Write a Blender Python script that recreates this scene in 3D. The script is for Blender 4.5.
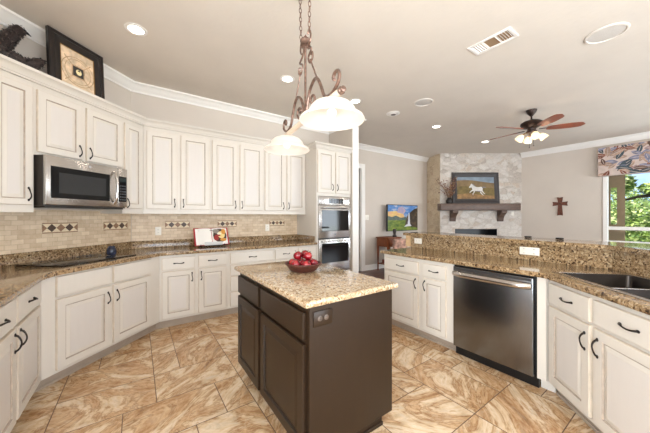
import bpy, bmesh, math, random
from mathutils import Vector, Matrix

# ------------------------------------------------------------------ clear, camera, world, sun, daylight, exposure
for o in list(bpy.data.objects):
    bpy.data.objects.remove(o)
SC = bpy.context.scene
COL = SC.collection
PI = math.pi
rnd = random.Random(11)

cd = bpy.data.cameras.new('camera'); cam = bpy.data.objects.new('camera', cd); COL.objects.link(cam)
cd.sensor_width = 36.0; cd.lens = 268.0 / 650.0 * 36.0; cd.clip_start = 0.05; cd.clip_end = 200
cam.location = (0, 0, 1.335); cam.rotation_euler = (math.radians(90), 0, math.radians(-35))
SC.camera = cam

W = bpy.data.worlds.new('sky'); SC.world = W; W.use_nodes = True
wn = W.node_tree.nodes; wl = W.node_tree.links; wn.clear()
w_out = wn.new('ShaderNodeOutputWorld'); w_bg = wn.new('ShaderNodeBackground')
w_tc = wn.new('ShaderNodeTexCoord'); w_no = wn.new('ShaderNodeTexNoise'); w_rp = wn.new('ShaderNodeValToRGB')
w_no.inputs['Scale'].default_value = 5.0; w_no.inputs['Detail'].default_value = 6
w_rp.color_ramp.elements[0].position = 0.47; w_rp.color_ramp.elements[0].color = (0.42, 0.64, 1.0, 1)
w_rp.color_ramp.elements[1].position = 0.62; w_rp.color_ramp.elements[1].color = (0.95, 0.97, 1.0, 1)
wl.new(w_tc.outputs['Generated'], w_no.inputs['Vector']); wl.new(w_no.outputs['Fac'], w_rp.inputs['Fac'])
wl.new(w_rp.outputs['Color'], w_bg.inputs['Color']); wl.new(w_bg.outputs['Background'], w_out.inputs['Surface'])
w_bg.inputs['Strength'].default_value = 1.5

def light(name, typ, loc, energy, color=(1, 1, 1), size=None, size_y=None, rot=(0, 0, 0), shape=None, radius=None, spot=None, spread=None):
    l = bpy.data.lights.new(name, typ); l.energy = energy; l.color = color
    o = bpy.data.objects.new(name, l); o.location = loc; o.rotation_euler = rot; COL.objects.link(o)
    if typ == 'AREA':
        l.shape = shape or 'RECTANGLE'; l.size = size
        if size_y: l.size_y = size_y
        if spread: l.spread = spread
    if radius is not None and typ in ('POINT', 'SPOT'): l.shadow_soft_size = radius
    if typ == 'SPOT' and spot: l.spot_size = spot; l.spot_blend = 0.8
    return o

sun = light('sun', 'SUN', (0, 8, 12), 10.0, (1.0, 0.95, 0.86))
sun.rotation_euler = Vector((0.55, -0.5, -0.72)).to_track_quat('-Z', 'Y').to_euler(); sun.data.angle = 0.02
# daylight through the windows behind the camera and the living room window, plus added ceiling up-lights
DAY = (0.86, 0.94, 1.0)
light('daylight_rear_door', 'AREA', (1.9, -2.95, 1.15), 150, DAY, 3.5, 2.3, (math.radians(92), 0, 0))
light('daylight_rear_window', 'AREA', (6.6, -2.95, 1.5), 150, DAY, 2.5, 1.7, (math.radians(92), 0, 0))
light('added_uplight_rear_door', 'AREA', (1.9, -3.3, 0.35), 140, (0.92, 0.965, 1.0), 3.6, 1.2, (math.radians(160), 0, 0))  # added lamp tilted upward to brighten the kitchen ceiling
light('added_uplight_rear_window', 'AREA', (6.6, -3.3, 0.5), 30, (0.92, 0.965, 1.0), 2.6, 1.0, (math.radians(140), 0, 0))  # added up-light for the living room ceiling
light('daylight_left_window', 'AREA', (-1.40, -0.75, 1.45), 230, DAY, 2.1, 1.5, (math.radians(90), 0, math.radians(-90)))
light('added_uplight_left_window', 'AREA', (-1.75, -0.75, 0.5), 150, (0.92, 0.965, 1.0), 2.1, 0.9, (math.radians(135), 0, math.radians(-90)))  # added up-light, lifts the ceiling from the left
light('daylight_right_window', 'AREA', (8.95, -0.42, 1.5), 60, DAY, 1.0, 1.5, (math.radians(90), 0, math.radians(90)))
CAN_W = 1.6
PEND_W = 0.22
FAN_W = 1.0
SC.view_settings.view_transform = 'Standard'
SC.view_settings.look = 'None'
SC.view_settings.gamma = 1.0
SC.view_settings.use_curve_mapping = False
SC.view_settings.exposure = 0.0

# ------------------------------------------------------------------ materials
def lin(c):
    r = []
    for v in c:
        v = v / 255.0
        r.append(v / 12.92 if v <= 0.04045 else ((v + 0.055) / 1.055) ** 2.4)
    return (r[0], r[1], r[2], 1.0)

MATS = {}
def base_mat(name, color=(200, 200, 200), rough=0.5, metal=0.0, **kw):
    m = bpy.data.materials.new(name); m.use_nodes = True
    n = m.node_tree.nodes; b = n['Principled BSDF']
    b.inputs['Base Color'].default_value = lin(color)
    b.inputs['Roughness'].default_value = rough; b.inputs['Metallic'].default_value = metal
    for k, v in kw.items():
        b.inputs[k.replace('_', ' ')].default_value = v
    MATS[name] = m
    return m, n, m.node_tree.links, b

def coords(n, l, space='Object', scale=(1, 1, 1), rot=(0, 0, 0)):
    tc = n.new('ShaderNodeTexCoord'); mp = n.new('ShaderNodeMapping')
    mp.inputs['Scale'].default_value = scale; mp.inputs['Rotation'].default_value = rot
    l.new(tc.outputs[space], mp.inputs['Vector'])
    return mp.outputs['Vector']

def noise(n, l, vec, scale, detail=4, rough=0.55, dist=0.0):
    t = n.new('ShaderNodeTexNoise'); t.inputs['Scale'].default_value = scale; t.inputs['Detail'].default_value = detail
    t.inputs['Roughness'].default_value = rough; t.inputs['Distortion'].default_value = dist
    if vec is not None: l.new(vec, t.inputs['Vector'])
    return t

def ramp(n, l, fac, stops, interp='LINEAR'):
    r = n.new('ShaderNodeValToRGB'); r.color_ramp.interpolation = interp
    els = r.color_ramp.elements
    while len(els) < len(stops): els.new(0.5)
    for e, (p, c) in zip(els, stops):
        e.position = p; e.color = lin(c)
    l.new(fac, r.inputs['Fac'])
    return r.outputs['Color']

def mix(n, l, fac, a, b, blend='MIX'):
    m = n.new('ShaderNodeMix'); m.data_type = 'RGBA'; m.blend_type = blend
    if isinstance(fac, float): m.inputs[0].default_value = fac
    else: l.new(fac, m.inputs[0])
    for s, v in ((6, a), (7, b)):
        if isinstance(v, tuple): m.inputs[s].default_value = lin(v)
        else: l.new(v, m.inputs[s])
    return m.outputs[2]

def bump(n, l, b, h, strength=0.2, dist=0.01):
    bp = n.new('ShaderNodeBump'); bp.inputs['Strength'].default_value = strength; bp.inputs['Distance'].default_value = dist
    l.new(h, bp.inputs['Height']); l.new(bp.outputs['Normal'], b.inputs['Normal'])

def simple(name, color, rough=0.5, metal=0.0, var=0.0, vscale=6.0, bmp=0.0, bscale=60.0, vscl=(1, 1, 1), **kw):
    m, n, l, b = base_mat(name, color, rough, metal, **kw)
    v = coords(n, l, 'Object', vscl)
    if var:
        t = noise(n, l, v, vscale)
        lo = tuple(max(0, c * (1 - var)) for c in color); hi = tuple(min(255, c * (1 + var)) for c in color)
        l.new(ramp(n, l, t.outputs['Fac'], [(0.3, lo), (0.7, hi)]), b.inputs['Base Color'])
    if bmp:
        t2 = noise(n, l, v, bscale)
        bump(n, l, b, t2.outputs['Fac'], bmp, 0.005)
    return m

def emit(name, color, strength):
    m = bpy.data.materials.new(name); m.use_nodes = True
    n = m.node_tree.nodes; n.clear(); l = m.node_tree.links
    e = n.new('ShaderNodeEmission'); o = n.new('ShaderNodeOutputMaterial')
    e.inputs['Color'].default_value = lin(color); e.inputs['Strength'].default_value = strength
    l.new(e.outputs[0], o.inputs['Surface']); MATS[name] = m
    return m

CREAM = simple('cream_paint', (214, 207, 197), 0.38, var=0.006, vscale=5, bmp=0.03, bscale=40, vscl=(6, 6, 1))
GLAZE_SHADE = simple('glaze_shade_line', (170, 156, 142), 0.5, var=0.08, vscale=20)  # antiquing glaze with the groove's shadow line painted in
FIELD = simple('cream_panel_field', (212, 206, 200), 0.38, var=0.005, vscale=5, bmp=0.03, bscale=40, vscl=(6, 6, 1))
EDGE = simple('door_edge_glaze', (208, 195, 178), 0.5, var=0.05, vscale=12)
TOE = simple('toe_kick_shaded_cream', (168, 152, 136), 0.5, var=0.04)  # cabinet cream, darkened to hold the shade under the cabinets
BRONZE = simple('oil_rubbed_bronze', (34, 26, 22), 0.42, 0.4, var=0.12, vscale=30)
ISL = simple('espresso_paint', (42, 29, 18), 0.34, var=0.05, vscale=4, bmp=0.03, bscale=50, vscl=(5, 5, 1), Specular_IOR_Level=0.28)
ISLD = simple('espresso_groove', (34, 26, 21), 0.5)
WALL = simple('beige_wall_paint', (207, 196, 184), 0.85, var=0.012, vscale=2, bmp=0.08, bscale=90)
CEIL = simple('white_ceiling_texture', (216, 207, 195), 0.9, var=0.01, vscale=3, bmp=0.35, bscale=22)
TRIM = simple('white_trim_paint', (240, 236, 230), 0.4)
BLACK = simple('black_plastic', (18, 18, 20), 0.35)
GLASSB = simple('black_glass', (14, 15, 17), 0.06, Specular_IOR_Level=0.4)
PLATE = simple('ivory_plate', (240, 234, 222), 0.4)
WOODR = simple('cherry_wood', (122, 66, 34), 0.4, var=0.22, vscale=5, vscl=(8, 8, 1))
WOODD = simple('dark_walnut', (88, 68, 56), 0.45, var=0.2, vscale=5, vscl=(1.5, 10, 10), bmp=0.1)
FRAMEB = simple('black_frame_lacquer', (30, 25, 24), 0.3, var=0.2, vscale=15)
GOLDL = simple('aged_gold', (150, 116, 66), 0.4, 0.6)
RUST = simple('rust_brown_metal', (122, 98, 86), 0.32, 0.65, var=0.25, vscale=40)
BAR_PALE = simple('bar_highlight_tone', (226, 206, 184), 0.4)  # pale tone paints the highlight onto the bronze cross bar

def brushed(name, color, rough, vscl, metal=1.0):
    m, n, l, b = base_mat(name, color, rough, metal)
    v = coords(n, l, 'Object', vscl)
    t = noise(n, l, v, 40, 3)
    r = ramp(n, l, t.outputs['Fac'], [(0.3, tuple(c * 0.93 for c in color)), (0.7, color)])
    l.new(r, b.inputs['Base Color'])
    bump(n, l, b, t.outputs['Fac'], 0.05, 0.002)
    return m
STEEL = brushed('stainless_steel', (206, 202, 198), 0.24, (0.6, 8, 8))
STEELV = brushed('stainless_door', (136, 138, 142), 0.26, (8, 8, 0.4))
SINKS = brushed('sink_steel', (66, 61, 58), 0.4, (3, 3, 3))

def granite(name, pal, scale=1.0):
    m, n, l, b = base_mat(name, (180, 140, 95), 0.12, 0.0, Coat_Weight=0.3, Coat_Roughness=0.05)
    v = coords(n, l)
    nz = noise(n, l, v, 9 * scale, 3)
    add = n.new('ShaderNodeVectorMath'); add.operation = 'MULTIPLY_ADD'
    l.new(nz.outputs['Color'], add.inputs[0]); add.inputs[1].default_value = (0.05, 0.05, 0.05); l.new(v, add.inputs[2])
    vo = n.new('ShaderNodeTexVoronoi'); vo.inputs['Scale'].default_value = 80 * scale; vo.inputs['Randomness'].default_value = 1.0
    l.new(add.outputs[0], vo.inputs['Vector'])
    sep = n.new('ShaderNodeSeparateColor'); l.new(vo.outputs['Color'], sep.inputs[0])
    big = noise(n, l, add.outputs[0], 26 * scale, 5, 0.7)
    mth = n.new('ShaderNodeMath'); mth.operation = 'MULTIPLY_ADD'; mth.inputs[1].default_value = 0.52
    l.new(sep.outputs[0], mth.inputs[0])
    m2 = n.new('ShaderNodeMath'); m2.operation = 'MULTIPLY'; m2.inputs[1].default_value = 0.5
    l.new(big.outputs['Fac'], m2.inputs[0]); l.new(m2.outputs[0], mth.inputs[2])
    c1 = ramp(n, l, mth.outputs[0], pal)
    fine = noise(n, l, v, 120 * scale, 3)
    dk = ramp(n, l, fine.outputs['Fac'], [(0.56, (0, 0, 0)), (0.63, (255, 255, 255))])
    sepd = n.new('ShaderNodeSeparateColor'); l.new(dk, sepd.inputs[0])
    md = n.new('ShaderNodeMath'); md.operation = 'MULTIPLY'; md.inputs[1].default_value = 0.72; l.new(sepd.outputs[0], md.inputs[0])
    c2 = mix(n, l, md.outputs[0], c1, (66, 48, 36))
    l.new(c2, b.inputs['Base Color'])
    return m
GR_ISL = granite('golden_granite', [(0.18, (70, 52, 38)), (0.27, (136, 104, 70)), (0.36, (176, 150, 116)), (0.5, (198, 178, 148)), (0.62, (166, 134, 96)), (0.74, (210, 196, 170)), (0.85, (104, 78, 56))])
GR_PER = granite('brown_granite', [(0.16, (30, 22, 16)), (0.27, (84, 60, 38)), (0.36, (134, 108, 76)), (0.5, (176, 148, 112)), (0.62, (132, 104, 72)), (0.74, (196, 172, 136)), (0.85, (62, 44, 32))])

# floor: travertine look porcelain, each tile with its own uv patch
m, n, l, b = base_mat('floor_tile', (180, 140, 100), 0.22)
uv = n.new('ShaderNodeUVMap'); mp = n.new('ShaderNodeMapping'); mp.inputs['Scale'].default_value = (1.0, 2.0, 1.0)
l.new(uv.outputs['UV'], mp.inputs['Vector'])
n1 = noise(n, l, mp.outputs['Vector'], 1.25, 10, 0.64, 2.4)
n2 = noise(n, l, mp.outputs['Vector'], 6.0, 9, 0.75, 1.6)
c1 = ramp(n, l, n1.outputs['Fac'], [(0.30, (112, 76, 46)), (0.41, (172, 128, 86)), (0.47, (208, 172, 132)), (0.50, (150, 108, 70)), (0.54, (216, 188, 152)), (0.62, (230, 212, 186)), (0.67, (180, 138, 96)), (0.76, (146, 104, 66))])
c2 = ramp(n, l, n2.outputs['Fac'], [(0.34, (110, 78, 50)), (0.48, (188, 150, 110)), (0.54, (216, 188, 152)), (0.68, (236, 220, 196))])
l.new(mix(n, l, 0.3, c1, c2), b.inputs['Base Color'])
bump(n, l, b, n2.outputs['Fac'], 0.06, 0.003)
FLOORT = m
GROUT = simple('grout', (104, 78, 56), 0.9, var=0.1, vscale=20)
m, n, l, b = base_mat('wood_floor', (96, 58, 38), 0.3)
v = coords(n, l)
br = n.new('ShaderNodeTexBrick'); br.inputs['Scale'].default_value = 1.0
br.inputs['Brick Width'].default_value = 1.2; br.inputs['Row Height'].default_value = 0.12; br.inputs['Mortar Size'].default_value = 0.003
br.inputs['Color1'].default_value = lin((104, 62, 40)); br.inputs['Color2'].default_value = lin((82, 48, 32)); br.inputs['Mortar'].default_value = lin((40, 24, 18))
l.new(v, br.inputs['Vector']); l.new(br.outputs['Color'], b.inputs['Base Color'])
FLOORW = m

# travertine brick backsplash, laid out in x / z of the wall's own frame
m, n, l, b = base_mat('travertine_brick', (205, 180, 145), 0.45)
tc = n.new('ShaderNodeTexCoord'); sx = n.new('ShaderNodeSeparateXYZ'); cx = n.new('ShaderNodeCombineXYZ')
l.new(tc.outputs['Object'], sx.inputs[0]); l.new(sx.outputs[0], cx.inputs[0]); l.new(sx.outputs[2], cx.inputs[1])
br = n.new('ShaderNodeTexBrick'); br.inputs['Scale'].default_value = 1.0
br.inputs['Brick Width'].default_value = 0.088; br.inputs['Row Height'].default_value = 0.043; br.inputs['Mortar Size'].default_value = 0.002
br.inputs['Color1'].default_value = lin((226, 206, 178)); br.inputs['Color2'].default_value = lin((194, 166, 134)); br.inputs['Mortar'].default_value = lin((170, 146, 114))
br.inputs['Mortar Smooth'].default_value = 0.3
l.new(cx.outputs[0], br.inputs['Vector'])
t = noise(n, l, cx.outputs[0], 14, 6, 0.65)
cc = ramp(n, l, t.outputs['Fac'], [(0.3, (184, 156, 126)), (0.5, (216, 196, 168)), (0.7, (234, 218, 194))])
l.new(mix(n, l, 0.35, br.outputs['Color'], cc), b.inputs['Base Color'])
bump(n, l, b, br.outputs['Fac'], -0.25, 0.004)
TRAV = m
ACC_BG = simple('accent_cream_stone', (222, 204, 172), 0.5, var=0.05, vscale=30)
ACC_DK = simple('accent_dark_stone', (74, 52, 40), 0.4, var=0.1, vscale=40)
ACC_MD = simple('accent_brown_stone', (142, 106, 80), 0.45, var=0.1, vscale=40)

# limestone of the fireplace
def limestone(name, cols, mortar):
    m, n, l, b = base_mat(name, (220, 214, 205), 0.9)
    v = coords(n, l, 'Object', (1.0, 1.0, 1.55))
    nz = noise(n, l, v, 3, 3)
    ad = n.new('ShaderNodeVectorMath'); ad.operation = 'MULTIPLY_ADD'; ad.inputs[1].default_value = (0.25, 0.25, 0.25)
    l.new(nz.outputs['Color'], ad.inputs[0]); l.new(v, ad.inputs[2])
    vo = n.new('ShaderNodeTexVoronoi'); vo.inputs['Scale'].default_value = 5.4; l.new(ad.outputs[0], vo.inputs['Vector'])
    ve = n.new('ShaderNodeTexVoronoi'); ve.feature = 'DISTANCE_TO_EDGE'; ve.inputs['Scale'].default_value = 5.4; l.new(ad.outputs[0], ve.inputs['Vector'])
    sep = n.new('ShaderNodeSeparateColor'); l.new(vo.outputs['Color'], sep.inputs[0])
    c = ramp(n, l, sep.outputs[0], [(0.0, cols[0]), (0.35, cols[1]), (0.7, cols[2]), (1.0, cols[3])])
    d = noise(n, l, v, 22, 6, 0.7)
    dc = ramp(n, l, d.outputs['Fac'], [(0.35, tuple(k * 0.8 for k in cols[1])), (0.6, cols[2])])
    c = mix(n, l, 0.35, c, dc)
    e = ramp(n, l, ve.outputs['Distance'], [(0.02, (255, 255, 255)), (0.06, (0, 0, 0))])
    s2 = n.new('ShaderNodeSeparateColor'); l.new(e, s2.inputs[0])
    c = mix(n, l, s2.outputs[0], c, mortar)
    l.new(c, b.inputs['Base Color'])
    h = n.new('ShaderNodeMath'); h.operation = 'MULTIPLY_ADD'; h.inputs[1].default_value = -0.6
    l.new(s2.outputs[0], h.inputs[0]); l.new(d.outputs['Fac'], h.inputs[2])
    bump(n, l, b, h.outputs[0], 0.8, 0.04)
    return m
STONE = limestone('white_limestone', [(176, 158, 142), (216, 206, 196), (228, 220, 210), (198, 174, 150)], (212, 202, 190))
STONE_LIT = limestone('warm_lit_limestone', [(206, 180, 146), (226, 204, 172), (236, 218, 190), (204, 174, 138)], (232, 214, 188))  # same stone, warmer light on the left side put into its colour

# ------------------------------------------------------------------ mesh helpers
class MB:
    def __init__(self): self.bm = bmesh.new(); self.uv = None
    def _mat(self, fs, m):
        for f in fs: f.material_index = m
    def box(self, x0, x1, y0, y1, z0, z1, m=0, bev=0.0, seg=2):
        vs = [self.bm.verts.new((x, y, z)) for z in (z0, z1) for y in (y0, y1) for x in (x0, x1)]
        fs = [self.bm.faces.new([vs[i] for i in q]) for q in ((0, 2, 3, 1), (4, 5, 7, 6), (0, 1, 5, 4), (2, 6, 7, 3), (0, 4, 6, 2), (1, 3, 7, 5))]
        self._mat(fs, m)
        if bev:
            es = list({e for f in fs for e in f.edges})
            r = bmesh.ops.bevel(self.bm, geom=es, offset=bev, segments=seg, profile=0.5, affect='EDGES', clamp_overlap=True)
            self._mat(r['faces'], m)
        return vs
    def prism(self, pts, z0, z1, m=0, bev=0.0, seg=3):
        n = len(pts)
        lo = [self.bm.verts.new((p[0], p[1], z0)) for p in pts]; hi = [self.bm.verts.new((p[0], p[1], z1)) for p in pts]
        fs = [self.bm.faces.new(list(reversed(lo))), self.bm.faces.new(hi)]
        top_e = list(fs[0].edges) + list(fs[1].edges)
        for i in range(n):
            j = (i + 1) % n
            fs.append(self.bm.faces.new((lo[i], lo[j], hi[j], hi[i])))
        self._mat(fs, m)
        if bev:
            r = bmesh.ops.bevel(self.bm, geom=top_e, offset=bev, segments=seg, profile=0.5, affect='EDGES', clamp_overlap=True)
            self._mat(r['faces'], m)
    def prism_y(self, pts, y0, y1, m=0):          # polygon in x,z extruded along y
        n = len(pts)
        a = [self.bm.verts.new((p[0], y0, p[1])) for p in pts]; b = [self.bm.verts.new((p[0], y1, p[1])) for p in pts]
        fs = [self.bm.faces.new(a), self.bm.faces.new(list(reversed(b)))]
        for i in range(n):
            j = (i + 1) % n
            fs.append(self.bm.faces.new((a[j], a[i], b[i], b[j])))
        self._mat(fs, m)
    def prism_x(self, pts, x0, x1, m=0):          # polygon in y,z extruded along x
        n = len(pts)
        a = [self.bm.verts.new((x0, p[0], p[1])) for p in pts]; b = [self.bm.verts.new((x1, p[0], p[1])) for p in pts]
        fs = [self.bm.faces.new(a), self.bm.faces.new(list(reversed(b)))]
        for i in range(n):
            j = (i + 1) % n
            fs.append(self.bm.faces.new((a[j], a[i], b[i], b[j])))
        self._mat(fs, m)
    def tube(self, pts, r, seg=8, m=0, closed=False, flat=1.0):
        pts = [Vector(p) for p in pts]; n = len(pts)
        rs = r if isinstance(r, (list, tuple)) else [r] * n
        rings = []; up = None
        for i, p in enumerate(pts):
            if closed: t = pts[(i + 1) % n] - pts[i - 1]
            else: t = pts[min(i + 1, n - 1)] - pts[max(i - 1, 0)]
            t = t.normalized() if t.length > 1e-9 else Vector((0, 0, 1))
            if up is None:
                up = Vector((0, 0, 1)) if abs(t.z) < 0.9 else Vector((1, 0, 0))
            s = t.cross(up)
            if s.length < 1e-6: s = t.cross(Vector((0, 1, 0.3)))
            s.normalize(); up = s.cross(t).normalized()
            rings.append([self.bm.verts.new(p + (s * math.cos(2 * PI * k / seg) + up * math.sin(2 * PI * k / seg) * flat) * rs[i]) for k in range(seg)])
        fs = []
        for i in range(n if closed else n - 1):
            a, b = rings[i], rings[(i + 1) % n]
            for k in range(seg):
                q = (k + 1) % seg
                fs.append(self.bm.faces.new((a[k], a[q], b[q], b[k])))
        if not closed:
            fs.append(self.bm.faces.new(list(reversed(rings[0])))); fs.append(self.bm.faces.new(rings[-1]))
        self._mat(fs, m)
    def lathe(self, prof, c=(0, 0, 0), seg=24, m=0, axis='z'):
        rings = []
        def pt(r, h, a):
            if axis == 'z': return (c[0] + r * math.cos(a), c[1] + r * math.sin(a), c[2] + h)
            if axis == 'y': return (c[0] + r * math.cos(a), c[1] + h, c[2] + r * math.sin(a))
            return (c[0] + h, c[1] + r * math.cos(a), c[2] + r * math.sin(a))
        for r, h in prof:
            if r < 1e-6: rings.append([self.bm.verts.new(pt(0, h, 0))])
            else: rings.append([self.bm.verts.new(pt(r, h, 2 * PI * k / seg)) for k in range(seg)])
        fs = []
        for a, b in zip(rings, rings[1:]):
            for k in range(seg):
                q = (k + 1) % seg
                if len(a) == 1 and len(b) == 1: continue
                if len(a) == 1: fs.append(self.bm.faces.new((a[0], b[q], b[k])))
                elif len(b) == 1: fs.append(self.bm.faces.new((a[k], a[q], b[0])))
                else: fs.append(self.bm.faces.new((a[k], a[q], b[q], b[k])))
        self._mat(fs, m)
    def ball(self, c, r, seg=10, m=0):
        if not isinstance(r, (tuple, list)): r = (r, r, r)
        r_ = bmesh.ops.create_uvsphere(self.bm, u_segments=seg, v_segments=max(4, seg // 2 + 1), radius=1.0,
                                       matrix=Matrix.Translation(c) @ Matrix.Diagonal((r[0], r[1], r[2], 1)))
        for v in r_['verts']:
            for f in v.link_faces: f.material_index = m
    def poly(self, pts, m=0):
        f = self.bm.faces.new([self.bm.verts.new(p) for p in pts]); f.material_index = m
        return f
    def build(self, name, mats, parent=None, smooth=35, norm=True, loc=None, rz=0.0):
        if norm: bmesh.ops.recalc_face_normals(self.bm, faces=self.bm.faces)
        me = bpy.data.meshes.new(name); self.bm.to_mesh(me); self.bm.free()
        if not isinstance(mats, (list, tuple)): mats = [mats]
        for m in mats: me.materials.append(m)
        if smooth:
            me.polygons.foreach_set('use_smooth', [True] * len(me.polygons))
            me.set_sharp_from_angle(angle=math.radians(smooth))
        o = bpy.data.objects.new(name, me); COL.objects.link(o)
        if parent: o.parent = parent
        if loc: o.location = loc
        if rz: o.rotation_euler = (0, 0, rz)
        return o

def tag(o, label, cat, group=None):
    o['label'] = label; o['category'] = cat
    if group: o['group'] = group
    return o
def thing(name, label, cat, loc=(0, 0, 0), rz=0.0, group=None):
    o = bpy.data.objects.new(name, None); COL.objects.link(o); o.empty_display_size = 0.1
    o.location = loc; o.rotation_euler = (0, 0, rz)
    return tag(o, label, cat, group)
def struct(o): o['kind'] = 'structure'; return o

def copy_tree(o, parent=None):
    c = o.copy(); COL.objects.link(c)
    if parent: c.parent = parent
    for ch in list(o.children): copy_tree(ch, c)
    return c

def bool_cut(o, cut):
    md = o.modifiers.new('cut', 'BOOLEAN'); md.operation = 'DIFFERENCE'; md.object = cut; md.solver = 'EXACT'
    bpy.context.view_layer.update()
    dg = bpy.context.evaluated_depsgraph_get()
    me = bpy.data.meshes.new_from_object(o.evaluated_get(dg))
    o.modifiers.clear(); o.data = me
    bpy.data.objects.remove(cut)

class Frame:      # origin, x axis along the run, y axis into the wall
    def __init__(s, ox, oy, rz): s.o = (ox, oy); s.rz = rz; s.c = math.cos(rz); s.s = math.sin(rz)
    def w(s, x, y, z=0.0): return (s.o[0] + x * s.c - y * s.s, s.o[1] + x * s.s + y * s.c, z)
FA = Frame(-1.72, 1.72, PI / 4)        # diagonal cooktop wall, base fronts
FB = Frame(0, 3.66, 0)                 # back wall, base fronts
FD = Frame(-0.58, 0, PI / 2)           # left wall, base fronts
FP = Frame(2.5, 0, -PI / 2)            # peninsula fronts
FS = Frame(0.905, -0.905, -3 * PI / 4) # sink run fronts
UA = Frame(-1.965, 1.965, PI / 4)      # diagonal wall cabinets fronts
UB = Frame(0, 4.0, 0)
FI = Frame(0.72, 0, -PI / 2)           # island door side
FF = Frame(6.85, 4.24, math.radians(-35))  # fireplace front
H = 3.08
R2 = math.sqrt(2)

def sweep(name, path, prof, mats, closed=False, smooth=35):
    """path: world xy polyline; prof: (offset to the right of travel, z)."""
    mb = MB(); n = len(path); rings = []
    P = [Vector((p[0], p[1])) for p in path]
    for i in range(n):
        d1 = (P[i] - P[i - 1]).normalized() if i > 0 else None
        d2 = (P[i + 1] - P[i]).normalized() if i < n - 1 else None
        d1 = d1 or d2; d2 = d2 or d1
        n1 = Vector((d1.y, -d1.x)); n2 = Vector((d2.y, -d2.x))
        k = (n1 + n2); k = k / max(1e-6, k.dot(n1))
        rings.append([mb.bm.verts.new((P[i].x + k.x * o, P[i].y + k.y * o, z)) for o, z in prof])
    m = len(prof)
    for a, b in zip(rings, rings[1:]):
        for j in range(m):
            q = (j + 1) % m
            mb.bm.faces.new((a[j], a[q], b[q], b[j]))
    mb.bm.faces.new(rings[0]); mb.bm.faces.new(list(reversed(rings[-1])))
    return mb.build(name, mats, smooth=smooth)

# ------------------------------------------------------------------ cabinet pieces
def panel(mb, x0, x1, z0, z1, y=0.0, t=0.02, rail=0.055, raised=True):
    """Framed door with a raised centre panel; slots: 0 paint, 1 groove glaze with painted shade, 2 edge."""
    loops = [(0.0, y + t), (0.0, y + 0.004), (0.004, y)]
    mt = [2, 2]
    if raised:
        loops += [(rail, y), (rail + 0.003, y + 0.006), (rail + 0.006, y + 0.008), (rail + 0.009, y + 0.0075), (rail + 0.034, y + 0.002), (rail + 0.036, y + 0.0025)]
        mt += [0, 1, 1, 1, 0, 0]
    prev = None
    for i, (ins, yy) in enumerate(loops):
        ring = [mb.bm.verts.new(p) for p in ((x0 + ins, yy, z0 + ins), (x1 - ins, yy, z0 + ins), (x1 - ins, yy, z1 - ins), (x0 + ins, yy, z1 - ins))]
        if prev:
            for k in range(4):
                q = (k + 1) % 4
                f = mb.bm.faces.new((prev[k], prev[q], ring[q], ring[k])); f.material_index = mt[i - 1]
        else:
            f = mb.bm.faces.new(list(reversed(ring))); f.material_index = 0
        prev = ring
    f = mb.bm.faces.new(prev); f.material_index = 3 if raised else 0

def handle(parent, x, z, vertical, y=0.0, L=0.098, out=0.028):
    mb = MB(); pts = []
    for i in range(13):
        t = i / 12.0; s = (t - 0.5) * L
        o = out * math.sin(PI * t) ** 0.55
        w = 0.004 * math.sin(2 * PI * t)
        pts.append((x + w, y - o, z + s) if vertical else (x + s, y - o, z + w))
    rs = [0.0062 - 0.0022 * math.sin(PI * i / 12.0) for i in range(13)]
    mb.tube(pts, rs, 8)
    for s in (-0.5, 0.5):
        c = (x, y - 0.003, z + s * L) if vertical else (x + s * L, y - 0.003, z)
        mb.ball(c, (0.0085, 0.005, 0.011) if vertical else (0.011, 0.005, 0.0085), 8)
    return mb.build('handle', BRONZE, parent)

def cabinet(name, label, F, poly, z0, z1, items, group, cat='cabinet', mats=None, toe=None, hz=None):
    """poly: footprint in run coordinates; items: (kind, x0, x1, z0, z1, handle) with x in run coordinates."""
    mats = mats or [CREAM, GLAZE_SHADE, EDGE, FIELD]
    xs = [p[0] for p in poly]; xc = (min(xs) + max(xs)) / 2
    root = thing(name, label, cat, F.w(xc, 0, toe[2] if toe else z0), F.rz, group)
    zb = toe[2] if toe else z0
    mb = MB(); mb.prism([(p[0] - xc, p[1]) for p in poly], z0 - zb, z1 - zb)
    mb.build('body', mats[0], root, smooth=0)
    if toe:
        ty, tm, _ = toe
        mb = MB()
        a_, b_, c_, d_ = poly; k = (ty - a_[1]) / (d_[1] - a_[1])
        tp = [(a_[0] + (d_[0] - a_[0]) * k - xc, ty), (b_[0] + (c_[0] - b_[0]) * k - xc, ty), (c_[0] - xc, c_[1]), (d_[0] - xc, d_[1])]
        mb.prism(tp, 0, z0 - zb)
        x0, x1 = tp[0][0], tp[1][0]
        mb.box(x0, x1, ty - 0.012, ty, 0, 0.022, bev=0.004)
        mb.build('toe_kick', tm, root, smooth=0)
    for it in items:
        kind, x0, x1, a, b, h = it
        mb = MB()
        panel(mb, x0 - xc, x1 - xc, a - zb, b - zb, raised=(kind == 'door'), rail=0.05 if x1 - x0 < 0.3 else 0.058)
        d = mb.build(kind if kind != 'false_front' else 'drawer_front', mats, root, smooth=0)
        if h is None: continue
        if kind == 'door':
            side, zz = h
            handle(d, (x0 + 0.03 if side == 'l' else x1 - 0.03) - xc, zz - zb, True)
        else:
            handle(d, (x0 + x1) / 2 - xc, (a + b) / 2 - zb, False)
    return root

# ================================================================== THE SETTING
WAX = -1.25; BY = 4.33; LY = 4.85; RX = 8.7; REAR = -2.8
def wallbox(name, x0, x1, y0, y1, z0=0.0, z1=H, mat=None):
    mb = MB(); mb.box(x0, x1, y0, y1, z0, z1); return struct(mb.build(name, mat or WALL, smooth=0))

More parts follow.
